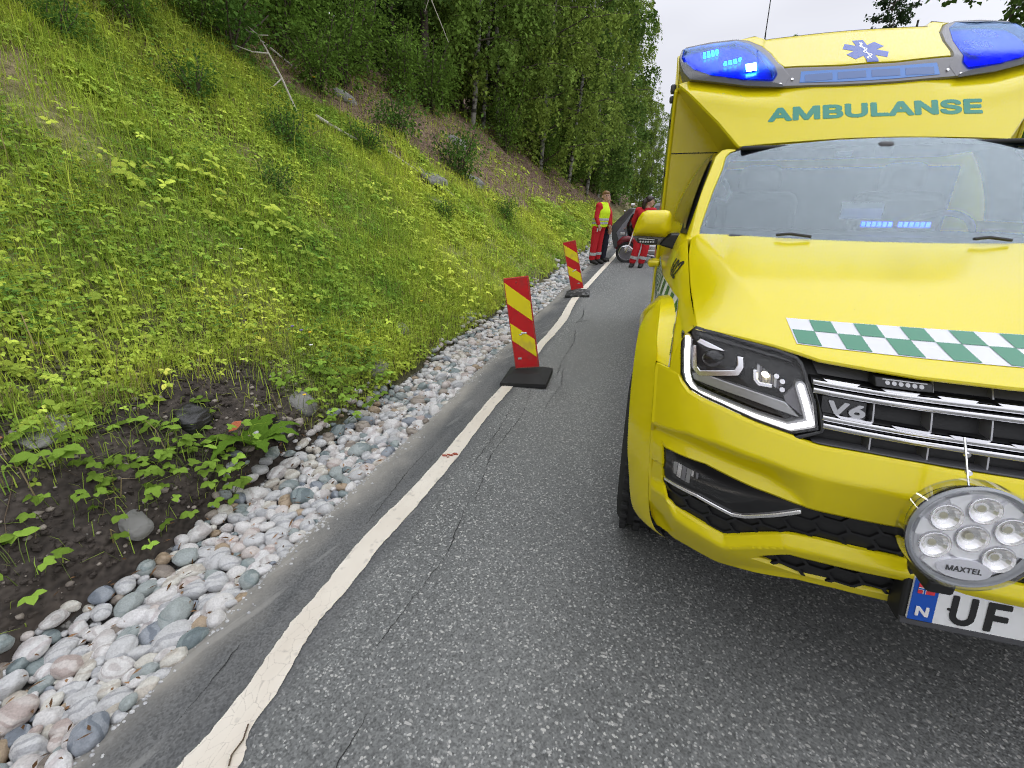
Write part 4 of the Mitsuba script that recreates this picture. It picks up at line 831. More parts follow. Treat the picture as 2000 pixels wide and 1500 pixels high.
for (n, y0, y1, size, fine, hm) in ((27000, .2, 3.4, .026, True, .07), (30000, 3.2, 7.2, .034, False, .08), (27000, 6.9, 14, .052, False, .11), (20000, 13.5, 30, .10, False, .22)):
    P = bank_points(n, y0, y1); P = keep(P, .96 * bare(P) ** 1.2 * np.clip(.55 + 2.6 * nz(P[:, 0], P[:, 1], .9, 18) + 1.2 * nz(P[:, 0], P[:, 1], 3.5, 28), .06, 1))
    for x in trefoils(P, .012, hm, size, fine): cover.add(x)
# patches of yellower, larger leaves
P = bank_points(8000, .6, 6.5); P = keep(P, sm(.04, .16, nz(P[:, 0], P[:, 1], .8, 19)) * bare(P))
for x in trefoils(P, .03, .15, .050, True, .35): cover.add(x)
for (n, y0, y1, w, hlo, hhi) in ((120000, .2, 3.4, .0018, .05, .20), (150000, 3.2, 8, .0028, .06, .23), (80000, 7.5, 16, .0052, .08, .30), (16000, 15, 32, .011, .2, .42)):
    P = bank_points(n, y0, y1); g_ = np.clip(.72 + 1.6 * nz(P[:, 0], P[:, 1], .7, 22), .2, 1); P = keep(P, g_ * np.clip(bare(P) + .04, 0, 1)); m = len(P)
    tuft = nz(P[:, 0], P[:, 1], 2.5, 23)
    lean = np.stack([.25 + vrng.normal(0, .6, m), vrng.normal(0, .6, m), 0 * np.ones(m)], 1)
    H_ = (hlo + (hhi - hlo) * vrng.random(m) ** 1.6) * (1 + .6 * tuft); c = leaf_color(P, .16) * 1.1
    dry = vrng.random(m) < .10; c[dry] = np.array([.30, .24, .11]) * np.exp(vrng.normal(0, .2, dry.sum()))[:, None]
    grass.add(blade_mesh(P, lean, H_, w * np.exp(vrng.normal(0, .2, m)), c))
# bright tufts and tall seeding grass
for (tx, ty, nb, hh) in ((-5.0, 5.0, 420, .34), (-3.6, 3.9, 300, .28), (-2.9, 4.6, 420, .30), (-4.2, 6.8, 420, .32), (-3.1, 6.1, 420, .30), (-2.6, 5.4, 300, .24), (-5.9, 4.0, 320, .42), (-5.5, 3.3, 320, .42), (-2.5, 2.55, 160, .2), (-2.4, 6.9, 300, .25), (-3.4, 2.4, 260, .26), (-4.4, 3.0, 260, .3)):
    P = np.stack([tx + vrng.normal(0, .20, nb), ty + vrng.normal(0, .26, nb), np.zeros(nb)], 1); P[:, 2] = gh(P[:, 0], P[:, 1])
    lean = np.stack([vrng.normal(.2, .55, nb), vrng.normal(0, .55, nb), np.zeros(nb)], 1)
    grass.add(blade_mesh(P, lean, hh * (.35 + .65 * vrng.random(nb)), .0030 * np.ones(nb), leaf_color(P, .10)))
# feathery darker herbs and dead stalks
fp = bank_points(5200, .6, 9, 2.15, 6.6); fp = keep(fp, sm(.0, .14, nz(fp[:, 0], fp[:, 1], 1.3, 27)) * bare(fp)); n = len(fp)
for k in range(7):
    a = vrng.random(n) * 6.283; top = fp + np.stack([.5 * (.02 + .02 * k) + vrng.normal(0, .03, n), vrng.normal(0, .03, n), .03 + .022 * k + 0 * a], 1)
    cover.add(leaf_mesh(top, np.stack([np.cos(a), np.sin(a), .25 + 0 * a], 1), np.tile([.4, 0, .9], (n, 1)), .06 - .005 * k, .014, np.array([.13, .25, .05]) * np.exp(vrng.normal(0, .2, (n, 1)))))
P = bank_points(1500, .8, 12, 2.2, 6.8); P = keep(P, np.clip(1.15 - bare(P), .12, 1)); m = len(P)
grass.add(blade_mesh(P, np.stack([vrng.normal(.3, .7, m), vrng.normal(0, .7, m), np.zeros(m)], 1), .10 + .28 * vrng.random(m), .0028 * np.ones(m), np.array([.42, .33, .19]) * np.exp(vrng.normal(0, .25, (m, 1)))))
P = bank_points(900, .8, 9, 2.3, 6.5); P = keep(P, bare(P)); m = len(P)
grass.add(blade_mesh(P, np.stack([vrng.normal(.25, .3, m), vrng.normal(0, .3, m), 0 * np.ones(m)], 1), .25 + .40 * vrng.random(m), .0022 * np.ones(m), leaf_color(P, .25) * 1.1))
nb = 900; Y_ = .7 + 2.0 * vrng.random(nb); X_ = -(2.10 + (.50 + .06 * np.sin(Y_ * 7)) + .10 * vrng.random(nb)); P = np.stack([X_, Y_, gh(X_, Y_)], 1)
cc_ = leaf_color(P, .1); dry = vrng.random(nb) < .35; cc_[dry] = np.array([.40, .32, .18]) * np.exp(vrng.normal(0, .2, (dry.sum(), 1)))
grass.add(blade_mesh(P, np.stack([.75 + vrng.normal(0, .3, nb), vrng.normal(0, .35, nb), np.zeros(nb)], 1), .08 + .14 * vrng.random(nb), .0018 * np.ones(nb), cc_))
scene['ground_cover'] = cover.shape(); labels['ground_cover'] = {'kind': 'stuff', 'label': 'low yellow green leafy plants covering the bank', 'category': 'ground cover'}
scene['grass'] = grass.shape(); labels['grass'] = {'kind': 'stuff', 'label': 'green grass blades and tufts growing on the bank', 'category': 'grass'}
# litter and dead stalks on the brown slope
P = bank_points(9000, 6, 26, 3.4, 7.2); P = keep(P, np.clip(1.1 - bare(P), 0, 1)); m = len(P); lit = Acc()
a = vrng.random(m) * 6.283
lit.add(leaf_mesh(P + [0, 0, .02], np.stack([np.cos(a), np.sin(a), vrng.normal(0, .25, m)], 1), np.tile([.5, 0, .85], (m, 1)), .05 + .16 * vrng.random(m), .012 + .02 * vrng.random(m), np.array([.22, .16, .115]) * np.exp(vrng.normal(0, .45, m))[:, None]))
scene['leaf_litter'] = lit.shape(); labels['leaf_litter'] = {'kind': 'stuff', 'label': 'brown needles, bark and dry stalks on the upper slope', 'category': 'litter'}

m = 420; Yd = .3 + 4.5 * vrng.random(m) ** 1.4; Xd = -2.10 + .66 * vrng.random(m); a = vrng.random(m) * 6.283; ac = Acc()
ac.add(leaf_mesh(np.stack([Xd, Yd, gh(Xd, Yd) + .05 + .03 * vrng.random(m)], 1), np.stack([np.cos(a), np.sin(a), vrng.normal(0, .3, m)], 1), np.tile([.2, 0, 1.0], (m, 1)) + vrng.normal(0, .3, (m, 3)), .015 + .035 * vrng.random(m), .004 + .008 * vrng.random(m), np.array([.17, .095, .05]) * np.exp(vrng.normal(0, .5, (m, 1)))))
scene['needle_litter'] = ac.shape(); labels['needle_litter'] = {'kind': 'stuff', 'label': 'brown needles and leaf bits lying between the cobbles', 'category': 'litter'}
# individual plants by the cobbles
def plant(x, y, label, n, h, size, leaf='tre', yel=.1, fine=True, spread=.12):
    o = thing('leafy_plant', label, 'plant'); a = vrng.random(n) * 6.283; r = spread * vrng.random(n) ** .7
    X, Y = x + r * np.cos(a), y + r * np.sin(a); B = np.stack([X, Y, gh(X, Y)], 1); ac = Acc(); stems = []
    top = B + np.stack([np.cos(a) * h * .5, np.sin(a) * h * .5, h * (.45 + .6 * vrng.random(n))], 1)
    for b, t_ in zip(B, top): stems.append(tube([b - [0, 0, .02], (b * .6 + t_ * .4) + [0, 0, .02], t_], [.0022, .0018, .0014], 5, False))
    C = np.array([.17, .27, .04]) * np.exp(vrng.normal(0, .28, (n, 1))) * (1 + yel)
    for k in range(3):
        b = a + (k - 1) * 1.25; D = np.stack([np.cos(b), np.sin(b), -.15 + vrng.normal(0, .15, n)], 1)
        s = size * (.7 + .5 * vrng.random(n))
        ac.add(leaf_mesh(top, D, np.array([.35, -.2, .9]) + vrng.normal(0, .15, (n, 3)), s, s * .72, C, fine=True))
    scene[o + '__leaves'] = ac.shape(); put('stems', cat(*stems), STEM, o, smooth=True); labels[o + '__stems'] = {'kind': 'stuff'}; labels[o + '__leaves'] = {'kind': 'stuff'}
STEM = mat('stem', two(prin((0.10, 0.13, 0.03), 0.6)))
plant(-2.17, .80, 'bright green broad-leaved plant beside the cobbles nearest the left edge', 8, .10, .058, spread=.06)
plant(-2.42, 1.12, 'small three-leaved plant alone on the dark bare earth', 6, .10, .07, spread=.04)
plant(-2.28, 1.36, 'low strawberry-like plant at the foot of the bare earth', 22, .12, .050, spread=.15)
plant(-2.22, 1.68, 'leafy plant patch beside the cobbles below the bare earth', 26, .14, .048, spread=.18)
plant(-2.20, 2.55, 'leafy clump right behind the long-leaved rosette plant', 40, .17, .045, spread=.18)
plant(-2.25, 2.95, 'dense green clump at the foot of the bank beside the grey rock', 60, .2, .05, spread=.24)
plant(-2.30, 1.05, 'low three-leaved plants in the bare earth above the nearest cobbles', 8, .08, .042, spread=.12)
plant(-2.19, 1.22, 'leafy patch at the edge of the bare earth above the yellowish rock', 14, .09, .04, spread=.12)
plant(-2.17, 1.52, 'dense leafy patch hanging over the cobbles halfway along the bare earth', 34, .13, .048, spread=.16)
# rosette with long toothed leaves
o = thing('rosette_plant', 'large rosette plant with long toothed green leaves beside the cobbles', 'plant')
bx_, by_ = -2.13, 1.90; bz = float(gh(bx_, by_))
for k in range(9):
    a = k * 2.4; ln = .27 + .10 * ((k * 7) % 5) / 4; t = np.linspace(0, 1, 12)
    cx = np.stack([bx_ + np.cos(a) * ln * (.85 * t), by_ + np.sin(a) * ln * .85 * t, bz + .02 + ln * (1.25 * t - .95 * t * t)], 1)
    w = .042 * np.sin(np.pi * np.clip(t * .9 + .06, 0, 1)) ** .8 * (1 + .22 * np.where(np.arange(12) % 2, 1, -1)); sd = np.array([-math.sin(a), math.cos(a), 0])
    v = np.vstack([cx - sd * w[:, None] + [0, 0, .008], cx, cx + sd * w[:, None] + [0, 0, .008]]); i = np.arange(11)
    f = np.vstack([np.stack([i + p_ * 12, i + 1 + p_ * 12, i + 13 + p_ * 12], 1) for p_ in (0, 1)] + [np.stack([i + p_ * 12, i + 13 + p_ * 12, i + 12 + p_ * 12], 1) for p_ in (0, 1)])
    kk_ = key_for('leaf', o); scene[kk_] = mikit.ply((v, f), LEAFM, smooth=False, color=np.tile([.11, .20, .025], (len(v), 1)))
def small_leaf(x, y, rot, s, col, label, dz=.02):
    o = thing('fallen_leaf', label, 'leaf'); n_ = np.array([[.5, -.3, .8]]); P = np.array([[x, y, float(gh(x, y)) + dz]])
    v, f, c = leaf_mesh(P, np.array([[math.cos(rot), math.sin(rot), .5]]), n_, s, s * .6, np.array([col]), fine=True)
    scene[o] = mikit.ply((v, f), LEAFM, smooth=False, color=c)
small_leaf(-2.20, 1.80, 1.3, .09, (.50, .16, .08), 'orange red dead leaf standing among the green plants', .08)
small_leaf(-2.56, 1.03, .2, .06, (.48, .20, .10), 'small orange leaf lying on the bare earth at left')
FLW = mat('white_petal', two(prin((0.7, 0.7, 0.66), 0.6))); FLY = mat('yellow_petal', two(prin((0.75, 0.5, 0.02), 0.6))); FLP = mat('purple_petal', two(prin((0.18, 0.10, 0.42), 0.6)))
def flower(x, y, h, m_, s, label, gname):
    o = thing('wild_flower', label, 'flower', gname); z = float(gh(x, y)); top = np.array([x + .03, y, z + h])
    put('stem', tube([(x, y, z - .01), (x + .01, y, z + h * .6), top], .0015, 5, False), STEM, o, smooth=True)
    put('petals', cat(*[trimesh.creation.icosphere(1, s * .5).apply_transform(trimesh.transformations.compose_matrix(scale=[1, 1, .5], translate=top + [s * .55 * math.cos(a), s * .55 * math.sin(a), 0])) for a in np.arange(5) * 1.2566]), m_, o, smooth=True)
for (x, y, h, s) in ((-2.34, 2.70, .26, .014), (-3.0, 2.9, .3, .013), (-5.2, 3.5, .4, .02), (-5.5, 3.9, .4, .02), (-4.9, 3.2, .4, .02)):
    flower(x, y, h, FLW, s, 'tiny white wild flower standing in the bank plants', 'white flowers on the bank')
for (x, y, h, s) in ((-2.40, 2.78, .28, .013), (-2.16, 2.35, .16, .012), (-2.30, 4.4, .25, .016), (-5.6, 7.6, .3, .03), (-5.3, 8.1, .3, .03)):
    flower(x, y, h, FLY, s, 'tiny yellow wild flower standing in the bank plants', 'yellow flowers on the bank')
for (x, y, h, s) in ((-2.44, 2.66, .34, .012), (-2.42, 2.72, .30, .012), (-2.12, 1.93, .10, .014)):
    flower(x, y, h, FLP, s, 'small purple wild flower low on the bank by the cobbles', 'purple flowers near the cobbles')
# rocks
ROCK = mat('rock', two({'type': 'bumpmap', 'arbitrary': proc(lambda p, n, uv: fbm(p.x * 20, p.y * 20, p.z * 20, 4) * .03, 2e-3), 'scale': 1.0, 'bsdf': prin(proc(lambda p, n, uv: mix((.09, .09, .085), (.30, .29, .27), fbm(p.x * 6, p.y * 6, p.z * 14, 4))), .8)}))
WROCK = mat('wet_rock', two({'type': 'bumpmap', 'arbitrary': proc(lambda p, n, uv: fbm(p.x * 8 + p.z * 10, p.y * 8, p.z * 26, 3) * .025, 2e-3), 'scale': 1.0, 'bsdf': prin((.020, .019, .019), .38, specular=.5)}))
def rock(x, y, s, ex, m_, label, rot=0.0, dz=0.0):
    b = Ico[3]; v = np.sign(b.vertices) * np.abs(b.vertices) ** .7
    v = v * (1 + .55 * (meshkit.fbm(b.vertices * 1.1 + x * 3, 3, 7) - .5)[:, None]) * ex * s
    c, sn = math.cos(rot), math.sin(rot); v = np.stack([v[:, 0] * c - v[:, 1] * sn, v[:, 0] * sn + v[:, 1] * c, v[:, 2]], 1)
    v = v + v[:, :1] * np.array([[0, 0, -.8]]) * .6
    o = thing('rock', label, 'rock'); scene[o] = mikit.ply(trimesh.Trimesh(v + [x, y, float(gh(x, y)) + dz], b.faces, process=False), m_, smooth=25)
rock(-2.36, 1.74, .085, np.array([.8, 1.2, .7]), WROCK, 'dark wet layered rock in the bare earth left of the rosette plant', .2)
rock(-2.22, 2.42, .09, np.array([.9, 1, .6]), ROCK, 'grey rock in the bank foot behind the rosette plant', .3)
rock(-2.20, 3.30, .12, np.array([.8, 1.3, .5]), ROCK, 'low grey rock between the plants and the cobbles', .1)
rock(-2.55, 1.20, .10, np.array([.8, 1.3, .25]), ROCK, 'flat grey rock lying in the bare earth at left', .3)
rock(-5.9, 8.9, .24, np.array([.7, 1.1, .7]), ROCK, 'grey rock below the shrub on the brown slope')
rock(-4.0, 8.6, .26, np.array([.7, 1.5, .4]), ROCK, 'flat grey rock at the edge of the brown slope')
rock(-3.75, 8.1, .20, np.array([.7, 1.5, .4]), ROCK, 'grey rock low on the slope below the flat rock')
rock(-4.2, 11.2, .24, np.array([.9, 1.3, .5]), ROCK, 'grey rock on the brown slope above the signs')
rock(-5.3, 13.0, .25, np.array([.8, 1.2, .6]), ROCK, 'grey rock high on the brown slope under the birches')
rock(-2.15, 2.12, .07, np.array([1, 1.3, .6]), WROCK, 'small dark wet rock at the edge of the cobbles')
rock(-2.14, 1.18, .06, np.array([1, 1, .6]), ROCK, 'small yellowish rock at the upper edge of the cobbles')
rock(-2.35, 4.0, .10, np.array([1, 1.3, .6]), ROCK, 'half buried rock at the bank foot left of the near sign')

# ------------------------------------------------------------------ trees
def birch(seed, H_, R_, nl, col, leafs, droop=1.0, base=.12, tilt=.0, trunkr=.13):
    rr = np.random.default_rng(seed); t = np.linspace(0, 1, 14)
    tx = tilt * H_ * t ** 1.3 + .25 * np.cumsum(rr.normal(0, .25, 14)) * t; ty = .25 * np.cumsum(rr.normal(0, .25, 14)) * t
    tr = np.stack([tx, ty, H_ * t - .3 * (t == 0)], 1); wood = [tube(tr, trunkr * (1 - .88 * t), 9)]
    acc = Acc(); limbs = []
    for k in range(nl):
        h = base + (.98 - base) * (k + rr.random()) / nl; p0 = np.array([np.interp(h, t, tr[:, j]) for j in range(3)])
        ph = k * 2.4 + rr.normal(0, .4); env = R_ * (1 - .75 * ((h - base) / (1 - base)) ** 1.5) * (.65 + .5 * rr.random())
        s = np.linspace(0, 1, 7); rise = env * (.55 * s - .45 * droop * s ** 2.2)
        q = p0 + np.stack([np.cos(ph) * env * s, np.sin(ph) * env * s, rise], 1) + np.cumsum(rr.normal(0, .05 * env, (7, 3)), 0) * s[:, None]
        limbs.append(tube(q, .28 * trunkr * (1 - .85 * s) * (1 - .5 * h) + .006, 5, False))
        ns = int(15 * env / R_) + 6
        for _ in range(ns):
            u = .25 + .75 * rr.random(); b = np.array([np.interp(u, s, q[:, j]) for j in range(3)])
            az = rr.random() * 6.283; ln = (.5 + .9 * rr.random()) * (.6 + .5 * droop); w = np.linspace(0, 1, leafs) ** .8
            off = (.25 + .5 * rr.random()) * (1.2 - .5 * droop)
            st = b + np.stack([np.cos(az) * off * np.sqrt(w), np.sin(az) * off * np.sqrt(w), .18 * w - ln * droop * w ** 1.4], 1) + rr.normal(0, .06, (leafs, 3))
            D = np.stack([rr.normal(0, .7, leafs), rr.normal(0, .7, leafs), -.6 + rr.normal(0, .5, leafs)], 1)
            sz = .105 * np.exp(rr.normal(0, .25, leafs))
            tone = np.exp(rr.normal(0, .20)) * np.exp(rr.normal(0, .16, leafs))[:, None]
            acc.add(leaf_mesh(st, D, rr.normal(0, 1, (leafs, 3)) + [0, 0, .6], sz * 1.25, sz, np.array(col) * tone))
    return cat(*wood), acc, cat(*limbs)
def spruce(seed, H_, R_, nw, col):
    rr = np.random.default_rng(seed); t = np.linspace(0, 1, 10); tr = np.stack([.02 * H_ * np.sin(t * 2), 0 * t, H_ * t - .3 * (t == 0)], 1)
    wood = [tube(tr, .16 * (1 - .9 * t) + .01, 9)]; acc = Acc()
    for k in range(nw):
        h = .10 + .88 * (k + rr.random() * .5) / nw; env = R_ * (1 - h) ** .8 * (.8 + .35 * rr.random()) + .1
        for j in range(6):
            ph = j * 1.047 + k * .7 + rr.normal(0, .2); s = np.linspace(.08, 1, 24); e2 = env * (.75 + .4 * rr.random())
            c = np.stack([np.cos(ph) * e2 * s, np.sin(ph) * e2 * s, h * H_ - e2 * (.35 * s) + .12 * e2 * s ** 3], 1)
            for side in (-1, 1):
                D = np.stack([np.cos(ph + side * .9) + rr.normal(0, .2, 24), np.sin(ph + side * .9) + rr.normal(0, .2, 24), -.35 + rr.normal(0, .25, 24)], 1)
                ln = (.12 + .30 * (1 - s) * env / R_ + .1) * np.exp(rr.normal(0, .2, 24))
                acc.add(leaf_mesh(c, D, np.tile([0, 0, 1.0], (24, 1)) + rr.normal(0, .3, (24, 3)), ln, ln * .42, np.array(col) * np.exp(rr.normal(0, .25, (24, 1)))))
    return cat(*wood), acc
def sapling(seed, H_, R_, n, col, size=.06):
    rr = np.random.default_rng(seed); acc = Acc(); wood = []
    for k in range(9):
        ph, ln = k * 2.4, H_ * (.6 + .4 * rr.random()); s = np.linspace(0, 1, 6); out = R_ * (.3 + .7 * rr.random())
        q = np.stack([np.cos(ph) * out * s ** 1.2, np.sin(ph) * out * s ** 1.2, ln * s - .1 * (s == 0)], 1) + rr.normal(0, .03, (6, 3)) * s[:, None]
        wood.append(tube(q, .014 * (1 - .8 * s) + .003, 5, False)); m = n // 9; u = .2 + .8 * rr.random(m)
        b = np.stack([np.interp(u, s, q[:, j]) for j in range(3)], 1); off = rr.normal(0, .16 * R_ / .6, (m, 3)); P = b + off
        sz = size * np.exp(rr.normal(0, .3, m)); tone = np.exp(.8 * (meshkit.noise(P * 3, seed % 9) - .5) + rr.normal(0, .16, m))[:, None]
        acc.add(leaf_mesh(P, off + [0, 0, -.02], rr.normal(0, .5, (m, 3)) + [0, 0, 1], sz, sz * .7, np.array(col) * tone))
    return cat(*wood), acc
TPL = {}
def template(name, wood_acc, bark):
    w, a = wood_acc[:2]; TPL[name] = (mikit.ply(w, bark, smooth=True), a.shape(), mikit.ply(wood_acc[2], BARKD, smooth=True) if len(wood_acc) > 2 else None)
template('birchA', birch(11, 13.5, 3.4, 44, (.21, .30, .065), 24, base=.05, trunkr=.10), BARKB)
template('birchB', birch(12, 12.0, 3.0, 40, (.17, .265, .055), 22, tilt=.04, trunkr=.10), BARKB)
template('birchC', birch(13, 15.0, 3.8, 48, (.25, .335, .07), 24, base=.03, trunkr=.11), BARKB)
template('birchD', birch(21, 13.0, 3.5, 26, (.13, .215, .05), 40, droop=1.2, base=.08, trunkr=.11), BARKB)
template('alder', birch(14, 9.0, 2.5, 34, (.085, .145, .034), 20, droop=.55, base=.05, trunkr=.09), BARKD)
template('spruce', spruce(15, 13.0, 2.3, 38, (.05, .09, .03)), BARKD)
template('pine', birch(16, 11.0, 1.9, 20, (.030, .052, .022), 12, droop=.1, base=.55, trunkr=.15), BARKD)
template('sapA', sapling(17, 1.9, .65, 2600, (.15, .25, .045)), BARKD)
template('sapB', sapling(18, 1.4, .7, 2300, (.13, .22, .04)), BARKD)
template('sapC', sapling(19, .8, .55, 1500, (.10, .19, .04), .05), BARKD)
def tree(kind, X, Y, label, name, cat_, rot=0.0, s=1.0, group=None, lean=0.0, dz=0.0):
    o = thing(name, label, cat_, group); tw = T4().translate([X, Y, float(gh(X, Y)) - .05 + dz]).rotate([0, 1, 0], lean).rotate([0, 0, 1], rot).scale([s, s, s])
    w, c, lm_ = TPL[kind]; a, b = ('trunk', 'crown') if name.endswith('tree') else ('stems', 'foliage')
    scene[f'{o}__{a}'] = {**w, 'to_world': tw}; scene[f'{o}__{b}'] = {**c, 'to_world': tw}
    if lm_: scene[f'{o}__branches'] = {**lm_, 'to_world': tw}
    return o
# single trees of the forest edge (x, y, kind, scale, lean)
tree('pine', -7.5, 16, 'dark straight pine trunk at the forest edge left of the pale birches', 'pine_tree', 'tree', 20, 1.0)
tree('birchB', -6.9, 18.5, 'birch with pale leaning trunk just right of the dark pine', 'birch_tree', 'tree', 190, 1.0, lean=9)
tree('birchA', -7.2, 20.5, 'birch with pale trunk standing behind the leaning birch', 'birch_tree', 'tree', 60, .95, lean=5)
edge = [('birchC', -5.4, 23.5, 1.0, 4), ('birchA', -4.7, 27.5, 1.05, 6), ('birchD', -4.2, 31, 1.05, 5), ('birchC', -4.0, 36, 1.0, 4), ('birchD', -3.8, 42, 1.1, 3), ('birchC', -3.4, 49, 1.1, 2), ('birchB', -2.4, 57, 1.1, 0)]
names = ['tall birch with hanging branches leaning out behind the two near birches', 'tall hanging birch of the forest edge above the standing people', 'third hanging birch along the forest edge above the road', 'fourth hanging birch along the forest edge farther down the road', 'fifth hanging birch along the forest edge against the pale sky', 'far birch at the bend of the road', 'farthest birch where the road disappears behind the ambulance']
for (k, X, Y, s, ln), nm in zip(edge, names): tree(k, X, Y, nm, 'birch_tree', 'tree', (X * 977 + Y * 131) % 360, s, lean=ln)
frng = np.random.default_rng(31)
for k in range(26):
    Y = 5.5 + 34 * frng.random(); X = -(8.6 + 7.5 * frng.random() + (1.5 if Y < 12 else 0)); kind = ['spruce', 'spruce', 'alder', 'birchB', 'spruce', 'birchA'][k % 6]
    nm = {'s': 'spruce_tree', 'a': 'alder_tree', 'b': 'birch_tree'}[kind[0]]
    lb_ = {'s': 'dark spruce standing deep in the shaded forest above the bank', 'a': 'dark leafy tree standing deep in the shaded forest above the bank', 'b': 'birch standing deep in the shaded forest above the bank'}[kind[0]]
    tree(kind, X, Y, lb_, nm, 'tree', 360 * frng.random(), .8 + .35 * frng.random(), {'s': 'spruces deep in the forest', 'a': 'leafy trees deep in the forest', 'b': 'birches deep in the forest'}[kind[0]])
for j, (X, Y, s, k) in enumerate([(-7.9, 6.2, .75, 'alder'), (-8.4, 9.5, .8, 'alder'), (-7.6, 12.6, .8, 'alder'), (-6.4, 24.5, .7, 'alder'), (-5.6, 33.5, .7, 'alder'), (-5.0, 40, .8, 'alder'), (-8.2, 3.6, .7, 'alder')]):
    tree(k, X, Y, ['dark leafy tree above the left part of the bank', 'dark leafy tree above the dead branch', 'dark leafy tree left of the pine trunk', 'bushy tree under the hanging birches', 'bushy tree at the forest edge above the people', 'bushy tree low at the far forest edge', 'dark leafy tree at the top left corner'][j], 'alder_tree', 'tree', 71 * j, s)
sap = [('sapA', -6.3, 7.0, 1.0, 'leafy sapling above the white dead branch'), ('sapA', -6.5, 8.2, 1.1, 'tall leafy sapling beside the brown slope'), ('sapB', -6.2, 9.4, 1.1, 'leafy shrub over the grey rock on the brown slope'), ('sapA', -6.6, 10.6, 1.2, 'leafy sapling at the top of the brown slope'), ('sapB', -5.7, 7.9, .8, 'low leafy shrub behind the white dead branch'), ('sapC', -5.0, 9.2, 1.0, 'low dark shrub at the edge of the brown slope'), ('sapC', -4.3, 10.6, 1.2, 'dark green shrub on the lower brown slope'), ('sapA', -6.6, 5.4, .9, 'leafy shrub at the top of the grassy bank'), ('sapB', -6.9, 4.4, 1.0, 'leafy shrub at the upper left of the bank'), ('sapA', -7.0, 3.3, 1.0, 'leafy shrub at the upper left corner of the bank'), ('sapB', -6.3, 13.6, 1.3, 'shrub under the forest edge beyond the sapling'), ('sapA', -5.9, 19.5, 1.3, 'shrub under the leaning birch'), ('sapA', -5.3, 24, 1.5, 'shrub under the tall hanging birch'), ('sapB', -4.8, 29, 1.6, 'shrub at the forest edge behind the standing people'), ('sapA', -4.2, 35, 1.6, 'shrub at the far forest edge'), ('sapB', -6.7, 15.2, 1.2, 'shrub at the foot of the pine trunk'), ('sapC', -5.9, 6.3, 1.2, 'low shrub left of the white dead branch'), ('sapB', -3.6, 44, 2.0, 'shrub beside the road at the bend')]
for k in range(16):
    Y = 21 + 2.6 * k + frng.normal(0, .6); X = -(7.0 + 2.2 * (k % 2) + frng.normal(0, .3)) + .05 * max(0, Y - 25)
    tree(['birchC', 'alder', 'birchD', 'birchB'][k % 4], X, Y, 'leafy tree in the second row behind the hanging birches', ['birch_tree', 'alder_tree', 'birch_tree', 'birch_tree'][k % 4], 'tree', 360 * frng.random(), 1.0, 'trees in the second row of the forest edge')
sap += [('sapC', -4.9, 4.6, .55, 'fern-like dark green clump on the upper grassy bank'), ('sapC', -4.5, 5.4, .6, 'dark green herb clump below the forked dead branch'), ('sapC', -5.2, 3.6, .5, 'green herb clump near the upper left edge of the bank'), ('sapC', -3.9, 4.4, .4, 'low green clump in the middle of the bank'), ('sapB', -5.7, 4.7, .5, 'bushy green clump at the top of the grassy bank'),
    ('sapC', -4.6, 7.4, .6, 'low shrub right of the pale broken log'), ('sapC', -3.4, 7.6, .45, 'low green clump under the flat rock'), ('sapB', -6.0, 5.9, .6, 'bushy clump under the leafy shrub at the bank top'), ('sapC', -3.2, 10.5, .6, 'low shrub on the lower bank beyond the far marker board'), ('sapA', -6.9, 9.0, 1.2, 'leafy sapling behind the rock on the brown slope'), ('sapA', -6.2, 11.8, 1.0, 'slim leafy sapling on the brown slope')]
for j, (k, X, Y, s, lb_) in enumerate(sap): tree(k, X, Y, lb_, 'shrub', 'shrub', 53 * j, s)
# far side of the road
tree('pine', 9.6, 30, 'pine whose top shows above the ambulance roof', 'pine_tree', 'tree', 40, .86)
tree('alder', 6.98, 14.6, 'leafy tree showing above the right end of the ambulance roof', 'alder_tree', 'tree', 10, .84)
tree('birchA', 11.5, 22, 'birch behind the leafy tree at the right end of the roof', 'birch_tree', 'tree', 10, .5)
for j, (X, Y) in enumerate([(-.6, 43), (1.4, 47), (9, 58), (-.6, 52), (13, 60), (8, 45)][:]):
    tree(['birchC', 'alder', 'spruce', 'birchC', 'birchB', 'birchB'][j], X, Y, 'distant tree closing the view behind the bend of the road', ['birch_tree', 'alder_tree', 'spruce_tree', 'birch_tree', 'birch_tree', 'birch_tree'][j], 'tree', 67 * j, [.52, .75, 1, .7, 1, 1][j], 'distant trees behind the road bend')
# dead branches
def branch(label, paths, radii, name='dead_branch'):
    o = thing(name, label, 'branch'); scene[o] = mikit.ply(cat(*[tube(p, np.linspace(r, r * .45, len(p)), 6) for p, r in zip(paths, radii)]), DEAD, smooth=True)
def on(X, Y, h): return (X, Y, float(gh(X, Y)) + h)
branch('pale forked dead branch standing up from the upper bank', [[on(-5.15, 6.55, .0), on(-5.3, 6.5, .30), on(-5.45, 6.45, .52), on(-5.5, 6.4, .62), on(-5.35, 6.42, .74)], [on(-5.42, 6.45, .48), on(-5.55, 6.3, .33), on(-5.75, 6.2, .20)], [on(-5.3, 6.5, .30), on(-5.35, 6.35, .12), on(-5.4, 6.25, .0)], [on(-5.5, 6.4, .62), on(-5.62, 6.35, .60)]], [.016, .013, .011, .009])
branch('thick pale broken log lying right of the forked branch', [[on(-5.05, 6.8, .10), on(-4.85, 7.2, .08), on(-4.7, 7.5, .06)]], [.035])
branch('grey fallen branch lying under the shrubs', [[on(-6.6, 7.2, .15), on(-6.3, 7.5, .12), on(-6.0, 7.8, .10)]], [.03])
branch('thin grey fallen stick on the brown slope', [[on(-4.6, 8.0, .05), on(-4.2, 8.2, .06), on(-3.8, 8.5, .05)]], [.02])
